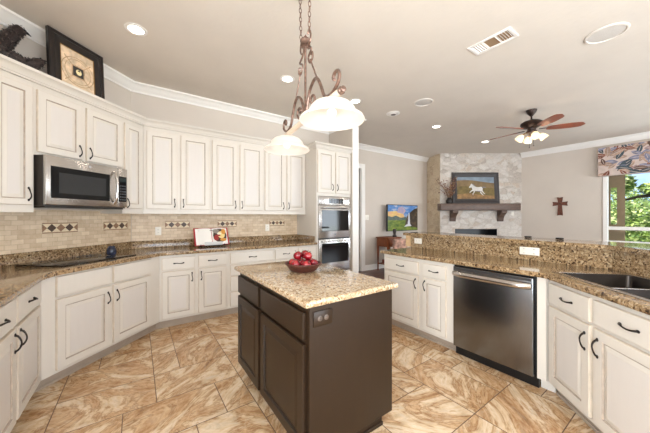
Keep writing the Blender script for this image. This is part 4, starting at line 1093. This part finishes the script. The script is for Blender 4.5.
for i, s in enumerate(spots):
    a = ap0 if i == 0 else copy_tree(ap0)
    a.location = (bx + s[0], by + s[1], bz + s[2]); a.rotation_euler = (rnd.uniform(-0.7, 0.7), rnd.uniform(-0.7, 0.7), rnd.uniform(0, 6))
    f = (math.sin(math.radians(35)), math.cos(math.radians(35))); dep = s[0] * f[0] + s[1] * f[1]; lat = s[0] * f[1] - s[1] * f[0]
    order.append((a, dep, lat, s[2]))
top = sorted([o for o in order if o[3] > 0.1], key=lambda o: o[2])
for o, t_ in zip(top, ('leftmost', 'middle', 'rightmost')): o[0]['label'] = '%s of the three red apples on top of the pile in the bowl' % t_
low = sorted([o for o in order if o[3] < 0.1 and o[2] is not None and (abs(o[1]) > 1e-6 or abs(o[2]) > 1e-6)], key=lambda o: o[1])
fr = sorted(low[:3], key=lambda o: o[2]); bk_ = sorted(low[3:], key=lambda o: o[2])
for o, t_ in zip(fr, ('left', 'centre', 'right')): o[0]['label'] = 'red apple at the front %s of the bowl, resting against the near rim' % t_
for o, t_ in zip(bk_, ('left', 'centre', 'right')): o[0]['label'] = 'red apple at the back %s of the bowl, resting against the far rim' % t_
[o for o in order if abs(o[1]) < 1e-6 and abs(o[2]) < 1e-6][0][0]['label'] = 'red apple buried at the middle of the bowl under the others'

# two small dark coasters on the raised bar
for i, (x, y, lab) in enumerate(((3.43, 1.105, 'small dark coaster on the far edge of the raised bar, between fireplace and cross'), (3.43, 0.842, 'small dark coaster on the far edge of the raised bar, straight below the cross'))):
    mb = MB(); mb.lathe([(0, 0), (0.03, 0), (0.032, 0.004), (0.032, 0.012), (0.03, 0.014), (0, 0.014)], seg=20)
    tag(mb.build('coaster', BRONZE, loc=(x, y, 1.1105)), lab, 'coaster', 'coasters on the bar')

# ================================================================== ACCENT TILES AND OUTLETS
def accent(F, x0, x1, yw, z0, z1, label, n=3):
    w = x1 - x0; h = z1 - z0
    t = thing('accent_tile', label, 'accent tile', F.w((x0 + x1) / 2, yw - 0.0085, z0), F.rz, 'diamond accent tiles')
    mb = MB(); mb.box(-w / 2, w / 2, -0.004, 0, 0, h); mb.build('tile_panel', ACC_BG, t, smooth=0)
    mb = MB(); mb.box(-w / 2, w / 2, -0.0065, -0.0035, 0, 0.009, bev=0.001); mb.box(-w / 2, w / 2, -0.0065, -0.0035, h - 0.009, h, bev=0.001); mb.build('border_strip', ACC_MD, t, smooth=0)
    mb = MB(); p = w / (n + 1); rad = min(p * 0.5, h * 0.40)
    for k in range(n + 2):
        cx_ = -w / 2 + p * (k - 0.0) if k in (0,) else -w / 2 + p * k
        cz = h / 2
        if k == 0: q = [(cx_, cz - rad), (cx_ + rad, cz), (cx_, cz + rad)]
        elif k == n + 1: q = [(cx_, cz - rad), (cx_, cz + rad), (cx_ - rad, cz)]
        else: q = [(cx_ - rad, cz), (cx_, cz - rad), (cx_ + rad, cz), (cx_, cz + rad)]
        mb.prism_y(q, -0.0055, -0.003, 0 if k in (1, 3) else 1)
    mb.build('diamonds', [ACC_DK, ACC_MD], t, smooth=0)
accent(FA, 2.047, 2.36, YA - 0.0005, 1.172, 1.272, 'diamond accent tile behind the cooktop, left of the corner')
accent(FA, 2.64, 2.95, YA - 0.0005, 1.172, 1.272, 'diamond accent tile on the diagonal wall nearest the corner')
accent(FA, 1.44, 1.745, YA - 0.0005, 1.172, 1.272, 'diamond accent tile cut off by the left edge of the picture')
accent(FB, 0.315, 0.625, 0.669, 1.166, 1.272, 'diamond accent tile between wall outlet and open cookbook')
accent(FB, 1.01, 1.30, 0.669, 1.172, 1.272, 'diamond accent tile above the right side of the open cookbook')
accent(FB, 1.86, 2.14, 0.669, 1.172, 1.278, 'diamond accent tile nearest the oven tower')
plate('power_outlet', 'white outlet on the tiled back wall near the corner', 'outlet', FB.w(0.235, 0.6605, 1.135), 0, 0.072, 0.115, 'o')
plate('power_outlet', 'white outlet on the tiled back wall towards the oven tower', 'outlet', FB.w(1.82, 0.6605, 1.145), 0, 0.072, 0.115, 'o')
plate('power_outlet', 'white double outlet in the granite riser above the dishwasher', 'outlet', (3.1095, 0.99, 1.0), -PI / 2, 0.16, 0.075, 'oo')
plate('power_outlet', 'white outlet at the left end of the granite riser', 'outlet', (3.1095, 2.245, 1.005), -PI / 2, 0.115, 0.072, 'o')

# ================================================================== ON TOP OF THE CABINETS
pf = thing('framed_picture', 'black framed sepia print standing on top of the wall cabinets', 'picture', UA.w(2.182, 0.045, 2.4605), UA.rz)
pf.rotation_euler = (math.radians(-3), 0, UA.rz)
PW_, PH_ = 0.50, 0.59
picframe(pf, PW_, PH_, 0.095, FRAMEB, 0.035)
mb = MB(); g0, g1 = 0.0945, 0.1015
for x0, x1, z0, z1 in ((-PW_ / 2 + g0, PW_ / 2 - g0, g0, g1), (-PW_ / 2 + g0, PW_ / 2 - g0, PH_ - g1, PH_ - g0), (-PW_ / 2 + g0, -PW_ / 2 + g1, g1, PH_ - g1), (PW_ / 2 - g1, PW_ / 2 - g0, g1, PH_ - g1)): mb.box(x0, x1, 0.013, 0.02, z0, z1)
mb.build('gold_lip', GOLDL, pf, smooth=0)
mb = MB(); SEP = simple('sepia_print', (210, 186, 156), 0.7, var=0.12, vscale=22); SEPD = simple('sepia_lines', (176, 146, 114), 0.7, var=0.2, vscale=30); BLK = simple('print_black', (44, 38, 36), 0.6); CRM = simple('print_cream', (240, 222, 170), 0.6)
zc = PH_ / 2; cw = PW_ / 2 - 0.094
mb.poly([(-cw, 0.018, 0.094), (cw, 0.018, 0.094), (cw, 0.018, PH_ - 0.094), (-cw, 0.018, PH_ - 0.094)], 0)
def ringp(rx, rz_, w, y, m, N=40):
    a = [mb.bm.verts.new((rx * math.cos(2 * PI * k / N), y, zc + rz_ * math.sin(2 * PI * k / N))) for k in range(N)]; b_ = [mb.bm.verts.new(((rx - w) * math.cos(2 * PI * k / N), y, zc + (rz_ - w) * math.sin(2 * PI * k / N))) for k in range(N)]
    for k in range(N):
        q = (k + 1) % N; mb.bm.faces.new((a[k], a[q], b_[q], b_[k])).material_index = m
ringp(0.15, 0.14, 0.008, 0.0172, 1); ringp(0.12, 0.12, 0.006, 0.0170, 1)
for a in range(4):
    c_ = PI / 4 + a * PI / 2; d = Vector((math.cos(c_), 0, math.sin(c_))); e = Vector((-d.z, 0, d.x))
    mb.poly([Vector((0, 0.0168, zc)) + d * 0.17 + e * 0.004, Vector((0, 0.0168, zc)) + d * 0.07 + e * 0.004, Vector((0, 0.0168, zc)) + d * 0.07 - e * 0.004, Vector((0, 0.0168, zc)) + d * 0.17 - e * 0.004], 1)
mb.poly([(-0.06, 0.0166, zc - 0.06), (0.06, 0.0166, zc - 0.06), (0.06, 0.0166, zc + 0.06), (-0.06, 0.0166, zc + 0.06)], 1)
mb.poly([(-0.048, 0.0162, zc - 0.048), (0.048, 0.0162, zc - 0.048), (0.048, 0.0162, zc + 0.048), (-0.048, 0.0162, zc + 0.048)], 2)
mb.bm.faces.new([mb.bm.verts.new((0.026 * math.cos(2 * PI * k / 16) + 0.004, 0.0158, zc + 0.028 * math.sin(2 * PI * k / 16))) for k in range(16)]).material_index = 3
mb.poly([(-0.012, 0.0155, zc + 0.01), (0.01, 0.0155, zc + 0.028), (0.018, 0.0155, zc + 0.008)], 2)
for f in mb.bm.faces:
    if f.normal.y > 0: f.normal_flip()
mb.build('print', [SEP, SEPD, BLK, CRM], pf, smooth=0, norm=False)

BIRD = [simple('dark_seed_husk', (42, 32, 30), 0.6, var=0.3, vscale=60), simple('grey_seed_husk', (92, 80, 74), 0.6, var=0.2, vscale=60), simple('black_husk', (22, 18, 18), 0.6)]
def bird(label, loc, rz, path, radii, legs, seed, beak):
    t = thing('decorative_bird', label, 'bird figure', loc, rz, 'dark bird figures')
    r = random.Random(seed)
    mb = MB(); mb.tube(path, radii, 12)
    P = [Vector(p) for p in path]
    for i in range(len(P) - 1):
        cnt = int(9000 * (P[i + 1] - P[i]).length * (radii[i] + radii[i + 1])) + 6
        ax = (P[i + 1] - P[i]).normalized()
        for k in range(cnt):
            f = r.random(); c = P[i].lerp(P[i + 1], f); rad = radii[i] * (1 - f) + radii[i + 1] * f
            v = Vector((r.gauss(0, 1), r.gauss(0, 1), r.gauss(0, 1))); v = (v - ax * v.dot(ax)).normalized()
            p = c + v * rad; d1 = (v * 0.5 + ax * r.uniform(-1, 0.3) + Vector((r.uniform(-.5, .5), r.uniform(-.5, .5), r.uniform(-.5, .5)))).normalized(); s1 = d1.cross(v)
            if s1.length < 1e-3: continue
            s1.normalize(); L = r.uniform(0.010, 0.02); w = L * 0.32
            q = [mb.bm.verts.new(p + x) for x in (-d1 * L * 0.4, s1 * w, d1 * L, -s1 * w)]; tip = mb.bm.verts.new(p + v * 0.006 + d1 * L * 0.3)
            m = r.choice((0, 0, 1, 2))
            for a in range(4): mb.bm.faces.new((q[a], q[(a + 1) % 4], tip)).material_index = m
    mb.build('body', BIRD, t, smooth=0, norm=False)
    mb = MB(); mb.tube(beak, [0.014, 0.009, 0.002], 8); mb.build('beak', BIRD[2], t)
    for x in legs:
        mb = MB(); mb.tube([x[0], x[1]], 0.006, 6)
        for dx in (-0.02, 0.0, 0.02): mb.tube([x[1], (x[1][0] + 0.035, x[1][1] + dx, x[1][2])], 0.004, 6)
        mb.build('leg', BIRD[2], t)
# local x to the right along the cabinet top, z up
bird('taller dark bird figure with raised head on the wall cabinets', UA.w(1.705, 0.225, 2.4605), UA.rz,
     [(-0.34, 0, 0.10), (-0.24, 0, 0.13), (-0.15, 0, 0.17), (-0.07, 0, 0.215), (0.0, 0, 0.29), (0.045, 0, 0.37), (0.085, 0, 0.44), (0.12, 0, 0.485), (0.155, 0, 0.495)], [0.012, 0.04, 0.07, 0.078, 0.066, 0.052, 0.045, 0.043, 0.02],
     [((-0.10, -0.03, 0.14), (-0.10, -0.03, 0.005)), ((-0.08, 0.03, 0.14), (-0.08, 0.03, 0.005))], 1, [(0.155, 0, 0.495), (0.175, 0, 0.492), (0.20, 0, 0.482)])
bird('lower dark bird figure stretching its neck towards the framed picture', UA.w(1.70, 0.055, 2.4605), UA.rz,
     [(-0.24, 0, 0.20), (-0.16, 0, 0.17), (-0.08, 0, 0.145), (-0.01, 0, 0.13), (0.06, 0, 0.135), (0.11, 0, 0.165), (0.15, 0, 0.205), (0.178, 0, 0.232)], [0.02, 0.04, 0.052, 0.055, 0.05, 0.042, 0.036, 0.018],
     [((-0.02, -0.02, 0.1), (-0.02, -0.02, 0.005)), ((0.02, 0.02, 0.1), (0.02, 0.02, 0.005))], 2, [(0.172, 0, 0.23), (0.19, 0, 0.24), (0.21, 0, 0.247)])

# ================================================================== PENDANT LIGHT OVER THE ISLAND
PC = (1.035, 1.735); prz = math.radians(-97.73)
pl = thing('island_pendant', 'bronze two-shade pendant light on chains over the island', 'pendant light', (PC[0], PC[1], H), prz)
def Z(z): return z - H
mb = MB(); mb.lathe([(0, -0.055), (0.02, -0.05), (0.05, -0.035), (0.062, -0.012), (0.066, 0.0), (0, 0.0)], (0, 0, 0), 24)
for v in mb.bm.verts: v.co.x *= 2.4
mb.build('ceiling_canopy', RUST, pl)
def chain(x0, z0, x1, z1, name='chain'):
    mb = MB(); L = math.hypot(x1 - x0, z1 - z0); n_ = max(2, int(L / 0.034)); dv = Vector((x1 - x0, 0, z1 - z0)) / L
    for i in range(n_):
        c = Vector((x0, 0, z0)) + dv * (L * (i + 0.5) / n_); s = Vector((0, 1, 0)) if i % 2 else Vector((1, 0, 0)) - dv * dv.x
        s.normalize()
        mb.tube([c + dv * 0.022 * math.cos(2 * PI * k / 10) + s * 0.010 * math.sin(2 * PI * k / 10) for k in range(10)], 0.003, 5, closed=True)
    return mb.build(name, RUST, pl)
chain(-0.085, Z(2.68), -0.105, Z(3.04)); chain(0.07, Z(2.68), 0.085, Z(3.04))
mb = MB(); mb.lathe([(0, 0.05), (0.008, 0.04), (0.012, 0.03), (0.006, 0.02), (0.036, 0.010), (0.042, -0.005), (0.036, -0.02), (0.04, -0.04), (0.014, -0.05), (0.009, -0.06), (0.008, -0.53), (0.02, -0.55), (0.028, -0.57), (0.016, -0.60), (0.005, -0.62), (0, -0.625)], (0, 0, Z(2.655)), 16); mb.build('centre_rod', RUST, pl)
def smooth_path(pts, n=6):
    out = []
    P = [Vector(p) for p in pts]
    for i in range(len(P) - 1):
        p0, p1, p2, p3 = P[max(0, i - 1)], P[i], P[i + 1], P[min(len(P) - 1, i + 2)]
        for k in range(n):
            t = k / n; out.append(0.5 * ((2 * p1) + (p2 - p0) * t + (2 * p0 - 5 * p1 + 4 * p2 - p3) * t * t + (3 * p1 - p0 - 3 * p2 + p3) * t ** 3))
    out.append(P[-1]); return out
for s in (-1, 1):
    mb = MB()
    mb.tube(smooth_path([(s * x, 0, Z(z)) for x, z in ((0.0, 2.61), (0.045, 2.585), (0.09, 2.61), (0.095, 2.66), (0.065, 2.70), (0.045, 2.675))]), 0.007, 8)
    mb.tube(smooth_path([(s * x, 0, Z(z)) for x, z in ((0.03, 2.61), (0.05, 2.57), (0.11, 2.54), (0.055, 2.50), (0.085, 2.448), (0.13, 2.465), (0.125, 2.505), (0.10, 2.50))]), 0.007, 8)
    mb.build('scroll_hook', RUST, pl)
    mb = MB(); mb.tube([(s * 0.10, 0, Z(2.455)), (s * 0.20, 0, Z(2.285))], 0.006, 8); mb.ball((s * 0.10, 0, Z(2.455)), 0.012, 8); mb.ball((s * 0.20, 0, Z(2.285)), 0.011, 8); mb.build('side_rod', RUST, pl)
    mb = MB()
    mb.tube(smooth_path([(s * x, 0, Z(z)) for x, z in ((0.015, 2.07), (0.035, 2.15), (0.075, 2.24), (0.15, 2.29), (0.21, 2.275), (0.265, 2.20), (0.315, 2.115), (0.40, 2.09), (0.475, 2.115), (0.505, 2.155), (0.49, 2.195), (0.45, 2.20), (0.432, 2.175), (0.45, 2.16))]), 0.011, 8)
    mb.build('scroll_arm', RUST, pl)
    mb = MB()
    mb.tube(smooth_path([(s * x, 0, Z(z)) for x, z in ((0.02, 2.08), (0.06, 2.10), (0.12, 2.11), (0.165, 2.145), (0.15, 2.185), (0.11, 2.19), (0.09, 2.165), (0.11, 2.15))]), 0.009, 8); mb.build('inner_scroll', RUST, pl)
mb = MB(); mb.tube([(-0.52, 0, Z(2.062)), (0.52, 0, Z(2.062))], 0.021, 14); mb.build('cross_bar', BAR_PALE, pl)
for s in (-1, 1):
    mb = MB(); mb.lathe([(0, 0.0), (0.023, 0.0), (0.024, 0.012), (0.016, 0.022), (0.018, 0.034), (0.008, 0.04), (0, 0.041)], (s * 0.52, 0, Z(2.062)), 16, 0, 'x')
    if s < 0:
        for v in mb.bm.verts: v.co.x = -1.04 - v.co.x
    mb.build('end_cap', RUST, pl)
# shade glass: frosted, lit from inside
m, n, l, b = base_mat('alabaster_glass', (240, 236, 230), 0.45); b.inputs['Transmission Weight'].default_value = 0.0
tr = n.new('ShaderNodeBsdfTranslucent'); tr.inputs['Color'].default_value = lin((244, 240, 234)); ms = n.new('ShaderNodeMixShader'); ms.inputs[0].default_value = 0.6
em = n.new('ShaderNodeEmission'); em.inputs['Color'].default_value = lin((255, 250, 240)); em.inputs['Strength'].default_value = 0.12; ad_ = n.new('ShaderNodeAddShader')
l.new(b.outputs[0], ms.inputs[1]); l.new(tr.outputs[0], ms.inputs[2]); l.new(ms.outputs[0], ad_.inputs[0]); l.new(em.outputs[0], ad_.inputs[1]); l.new(ad_.outputs[0], n['Material Output'].inputs['Surface'])
SHADE = m
BULB = emit('bulb_glow', (255, 244, 226), 3.0)
for s in (-1, 1):
    cx_ = s * 0.415
    mb = MB(); mb.lathe([(0.03, 2.045), (0.075, 2.04), (0.115, 2.022), (0.14, 1.995), (0.15, 1.968), (0.165, 1.955), (0.192, 1.94), (0.2, 1.926), (0.197, 1.922), (0.188, 1.935), (0.163, 1.948), (0.146, 1.962), (0.135, 1.99), (0.11, 2.016), (0.075, 2.034), (0.03, 2.039)], (cx_, 0, -H), 40)
    sh = mb.build('lamp_shade', SHADE, pl, smooth=60)
    mb = MB(); mb.tube([(cx_, 0, Z(2.055)), (cx_, 0, Z(2.03))], 0.03, 14); mb.tube([(cx_, 0, Z(2.03)), (cx_, 0, Z(2.0))], 0.02, 12); mb.build('socket', RUST, pl)
    mb = MB(); mb.ball((cx_, 0, Z(1.972)), 0.028, 14); mb.build('bulb', BULB, pl)
    w_ = (PC[0] + cx_ * math.cos(prz), PC[1] + cx_ * math.sin(prz), 1.935)
    light('pendant_glow', 'POINT', w_, PEND_W, (1.0, 0.98, 0.95), radius=0.03)

# ================================================================== CEILING FIXTURES
CANL = emit('can_lens', (255, 246, 232), 14.0)
def can(x, y, label, w=CAN_W):
    t = thing('recessed_light', label, 'ceiling light', (x, y, H), 0, 'recessed ceiling lights')
    mb = MB(); mb.lathe([(0.062, -0.001), (0.064, -0.006), (0.09, -0.004), (0.092, 0.0)], seg=28); mb.build('trim_ring', TRIM, t)
    mb = MB(); mb.lathe([(0, -0.003), (0.0615, -0.003), (0.0615, -0.0005), (0, -0.0005)], seg=28); mb.build('lens', CANL, t)
    light('can_glow', 'AREA', (x, y, H - 0.012), w, (1.0, 0.95, 0.89), 0.14, shape='DISK')
can(-0.01, 3.06, 'recessed ceiling light right of the framed picture')
can(1.56, 3.06, 'recessed ceiling light left of the pendant chains')
can(2.70, 3.06, 'recessed ceiling light at the right edge of the larger pendant shade')
can(4.75, 3.02, 'recessed ceiling light above the television wall', 6.0)
can(6.65, 2.98, 'recessed ceiling light in front of the stone fireplace', 5.0)

cv = thing('ceiling_vent', 'white rectangular air vent in the ceiling', 'air vent', (2.90, 1.235, H), 0)
mb = MB(); vx, vy = 0.105, 0.195
for x0, x1, y0, y1 in ((-vx, vx, -vy, -vy + 0.03), (-vx, vx, vy - 0.03, vy), (-vx, -vx + 0.028, -vy + 0.03, vy - 0.03), (vx - 0.028, vx, -vy + 0.03, vy - 0.03)): mb.box(x0, x1, y0, y1, -0.012, -0.0005, bev=0.003)
mb.build('frame', TRIM, cv)
mb = MB(); mb.box(-vx + 0.02, vx - 0.02, -vy + 0.02, vy - 0.02, -0.003, -0.001); mb.build('duct_back', simple('duct_tan', (150, 122, 92), 0.8), cv, smooth=0)
for k in range(15):
    y = -0.155 + 0.31 * k / 14
    if abs(y) < 0.055: continue
    a = -0.8 if y > 0 else 0.8; c, s = math.cos(a), math.sin(a)
    mb = MB(); q = [(y + dy * c - dz * s, -0.0065 + dy * s + dz * c) for dy, dz in ((-0.006, -0.0008), (0.006, -0.0008), (0.006, 0.0008), (-0.006, 0.0008))]
    mb.prism_x(q, -vx + 0.026, vx - 0.026); mb.build('louvre', TRIM, cv, smooth=0)
mb = MB(); mb.box(-vx + 0.026, vx - 0.026, -0.06, -0.052, -0.012, -0.003); mb.box(-vx + 0.026, vx - 0.026, 0.052, 0.06, -0.012, -0.003); mb.build('divider', TRIM, cv, smooth=0)

GRIL = simple('speaker_grille', (206, 200, 192), 0.7, bmp=0.4, bscale=300)
RINGM = simple('speaker_ring_paint', (222, 214, 204), 0.6)
def speaker(x, y, r, label):
    t = thing('ceiling_speaker', label, 'ceiling speaker', (x, y, H), 0, 'round ceiling speakers')
    mb = MB(); mb.lathe([(r - 0.02, -0.004), (r - 0.017, -0.012), (r - 0.004, -0.01), (r, -0.0005)], seg=40); mb.build('trim_ring', RINGM, t)
    mb = MB(); mb.lathe([(0, -0.008), (r * 0.6, -0.0075), (r - 0.021, -0.004), (r - 0.021, -0.001), (0, -0.001)], seg=40); mb.build('grille', GRIL, t)
speaker(3.66, 0.555, 0.152, 'large round ceiling speaker to the right of the air vent')
speaker(3.58, 2.49, 0.14, 'smaller round ceiling speaker next to the eyeball downlight')
eb = thing('eyeball_downlight', 'small eyeball downlight with a dark centre in the ceiling', 'ceiling light', (3.55, 3.06, H), 0)
mb = MB(); mb.lathe([(0.075, -0.002), (0.08, -0.012), (0.11, -0.006), (0.115, -0.0005)], seg=28); mb.build('trim_ring', TRIM, eb)
mb = MB(); mb.lathe([(0, -0.02), (0.035, -0.019), (0.06, -0.012), (0.074, -0.001)], seg=24); mb.build('eyeball', TRIM, eb)
mb = MB(); mb.lathe([(0, -0.0225), (0.04, -0.0215), (0.042, -0.018), (0, -0.018)], (0.006, 0, 0), 20); mb.build('lens', simple('dark_lens', (92, 82, 74), 0.4), eb)

# ceiling fan
fn = thing('ceiling_fan', 'bronze ceiling fan with five blades and a light kit', 'ceiling fan', (5.30, 1.66, H), 0)
DB = simple('dark_fan_bronze', (58, 44, 38), 0.4, 0.6, var=0.2, vscale=30)
mb = MB(); mb.lathe([(0, -0.10), (0.018, -0.10), (0.03, -0.085), (0.06, -0.05), (0.072, -0.02), (0.075, 0.0), (0, 0)], seg=24); mb.build('canopy', DB, fn)
mb = MB(); mb.tube([(0, 0, -0.09), (0, 0, -0.18)], 0.013, 12); mb.build('downrod', DB, fn)
mb = MB(); mb.lathe([(0, -0.15), (0.03, -0.155), (0.05, -0.165), (0.115, -0.185), (0.15, -0.21), (0.155, -0.235), (0.135, -0.265), (0.09, -0.29), (0.06, -0.30), (0.055, -0.33), (0.075, -0.35), (0.07, -0.375), (0, -0.38)], seg=32); mb.build('motor_housing', DB, fn)
BLW = simple('fan_blade_cherry', (134, 62, 30), 0.28, var=0.2, vscale=6, vscl=(1, 1, 1), Coat_Weight=0.5)
for k in range(5):
    a = math.radians(12 + 72 * k)
    mb = MB(); outl = []
    for i in range(13):
        t = i / 12; x = 0.20 + 0.47 * t; w = 0.05 + 0.022 * math.sin(PI * min(1, t * 0.9)); 
        if t > 0.86: w *= math.sqrt(max(0.02, 1 - ((t - 0.86) / 0.14) ** 2))
        if t < 0.08: w *= 0.8
        outl.append((x, w))
    ring = [(x, w) for x, w in outl] + [(x, -w) for x, w in reversed(outl)]
    mb.prism(ring, -0.004, 0.004); pitch = math.radians(-13)
    for v in mb.bm.verts:
        x, y, z = v.co; y, z = y * math.cos(pitch) - z * math.sin(pitch), y * math.sin(pitch) + z * math.cos(pitch) - 0.34 + 0.05
        v.co = (x * math.cos(a) - y * math.sin(a), x * math.sin(a) + y * math.cos(a), z - 0.03)
    bl = mb.build('blade', BLW, fn, smooth=20)
    mb = MB(); mb.box(0.10, 0.27, -0.02, 0.02, -0.006, 0.002, bev=0.002)
    for v in mb.bm.verts:
        x, y, z = v.co; z = z - 0.322 + 0.0
        v.co = (x * math.cos(a) - y * math.sin(a), x * math.sin(a) + y * math.cos(a), z + 0.005)
    mb.build('blade_arm', DB, bl)
m, n, l, b = base_mat('fan_shade_glass', (255, 246, 230), 0.4)
tr = n.new('ShaderNodeBsdfTranslucent'); tr.inputs['Color'].default_value = lin((255, 242, 220)); ms = n.new('ShaderNodeMixShader'); ms.inputs[0].default_value = 0.6
em = n.new('ShaderNodeEmission'); em.inputs['Color'].default_value = lin((255, 240, 214)); em.inputs['Strength'].default_value = 0.35; ad_ = n.new('ShaderNodeAddShader')
l.new(b.outputs[0], ms.inputs[1]); l.new(tr.outputs[0], ms.inputs[2]); l.new(ms.outputs[0], ad_.inputs[0]); l.new(em.outputs[0], ad_.inputs[1]); l.new(ad_.outputs[0], n['Material Output'].inputs['Surface'])
FSH = m
for k in range(4):
    a = math.radians(35 + 90 * k); dx, dy = math.cos(a), math.sin(a)
    mb = MB(); mb.tube(smooth_path([(0.05 * dx, 0.05 * dy, -0.36), (0.09 * dx, 0.09 * dy, -0.375), (0.12 * dx, 0.12 * dy, -0.40)]), 0.009, 8); ar = mb.build('lamp_arm', GOLDL, fn)
    mb = MB(); mb.lathe([(0.018, 0), (0.03, -0.012), (0.048, -0.04), (0.058, -0.075), (0.062, -0.10), (0.059, -0.10), (0.054, -0.075), (0.044, -0.04), (0.026, -0.014), (0.016, -0.003)], seg=20)
    R3 = Matrix.Rotation(math.radians(38), 4, Vector((dy, -dx, 0)))
    for v in mb.bm.verts: v.co = (R3 @ v.co) + Vector((0.12 * dx, 0.12 * dy, -0.40))
    mb.build('glass_shade', FSH, ar, smooth=60)
    p = R3 @ Vector((0, 0, -0.07)) + Vector((0.12 * dx, 0.12 * dy, -0.40))
    mb = MB(); mb.ball(p, 0.02, 10); mb.build('bulb', BULB, ar)
light('fan_glow', 'POINT', (5.30, 1.66, H - 0.62), FAN_W * 4, (1.0, 0.88, 0.72), radius=0.08)
mb = MB()
for x, y, L in ((0.03, -0.02, 0.13), (-0.02, 0.02, 0.16)):
    mb.tube([(x, y, -0.38), (x, y, -0.44 - L)], 0.0025, 6); mb.ball((x, y, -0.45 - L), 0.011, 8)
mb.build('pull_chain', DB, fn)
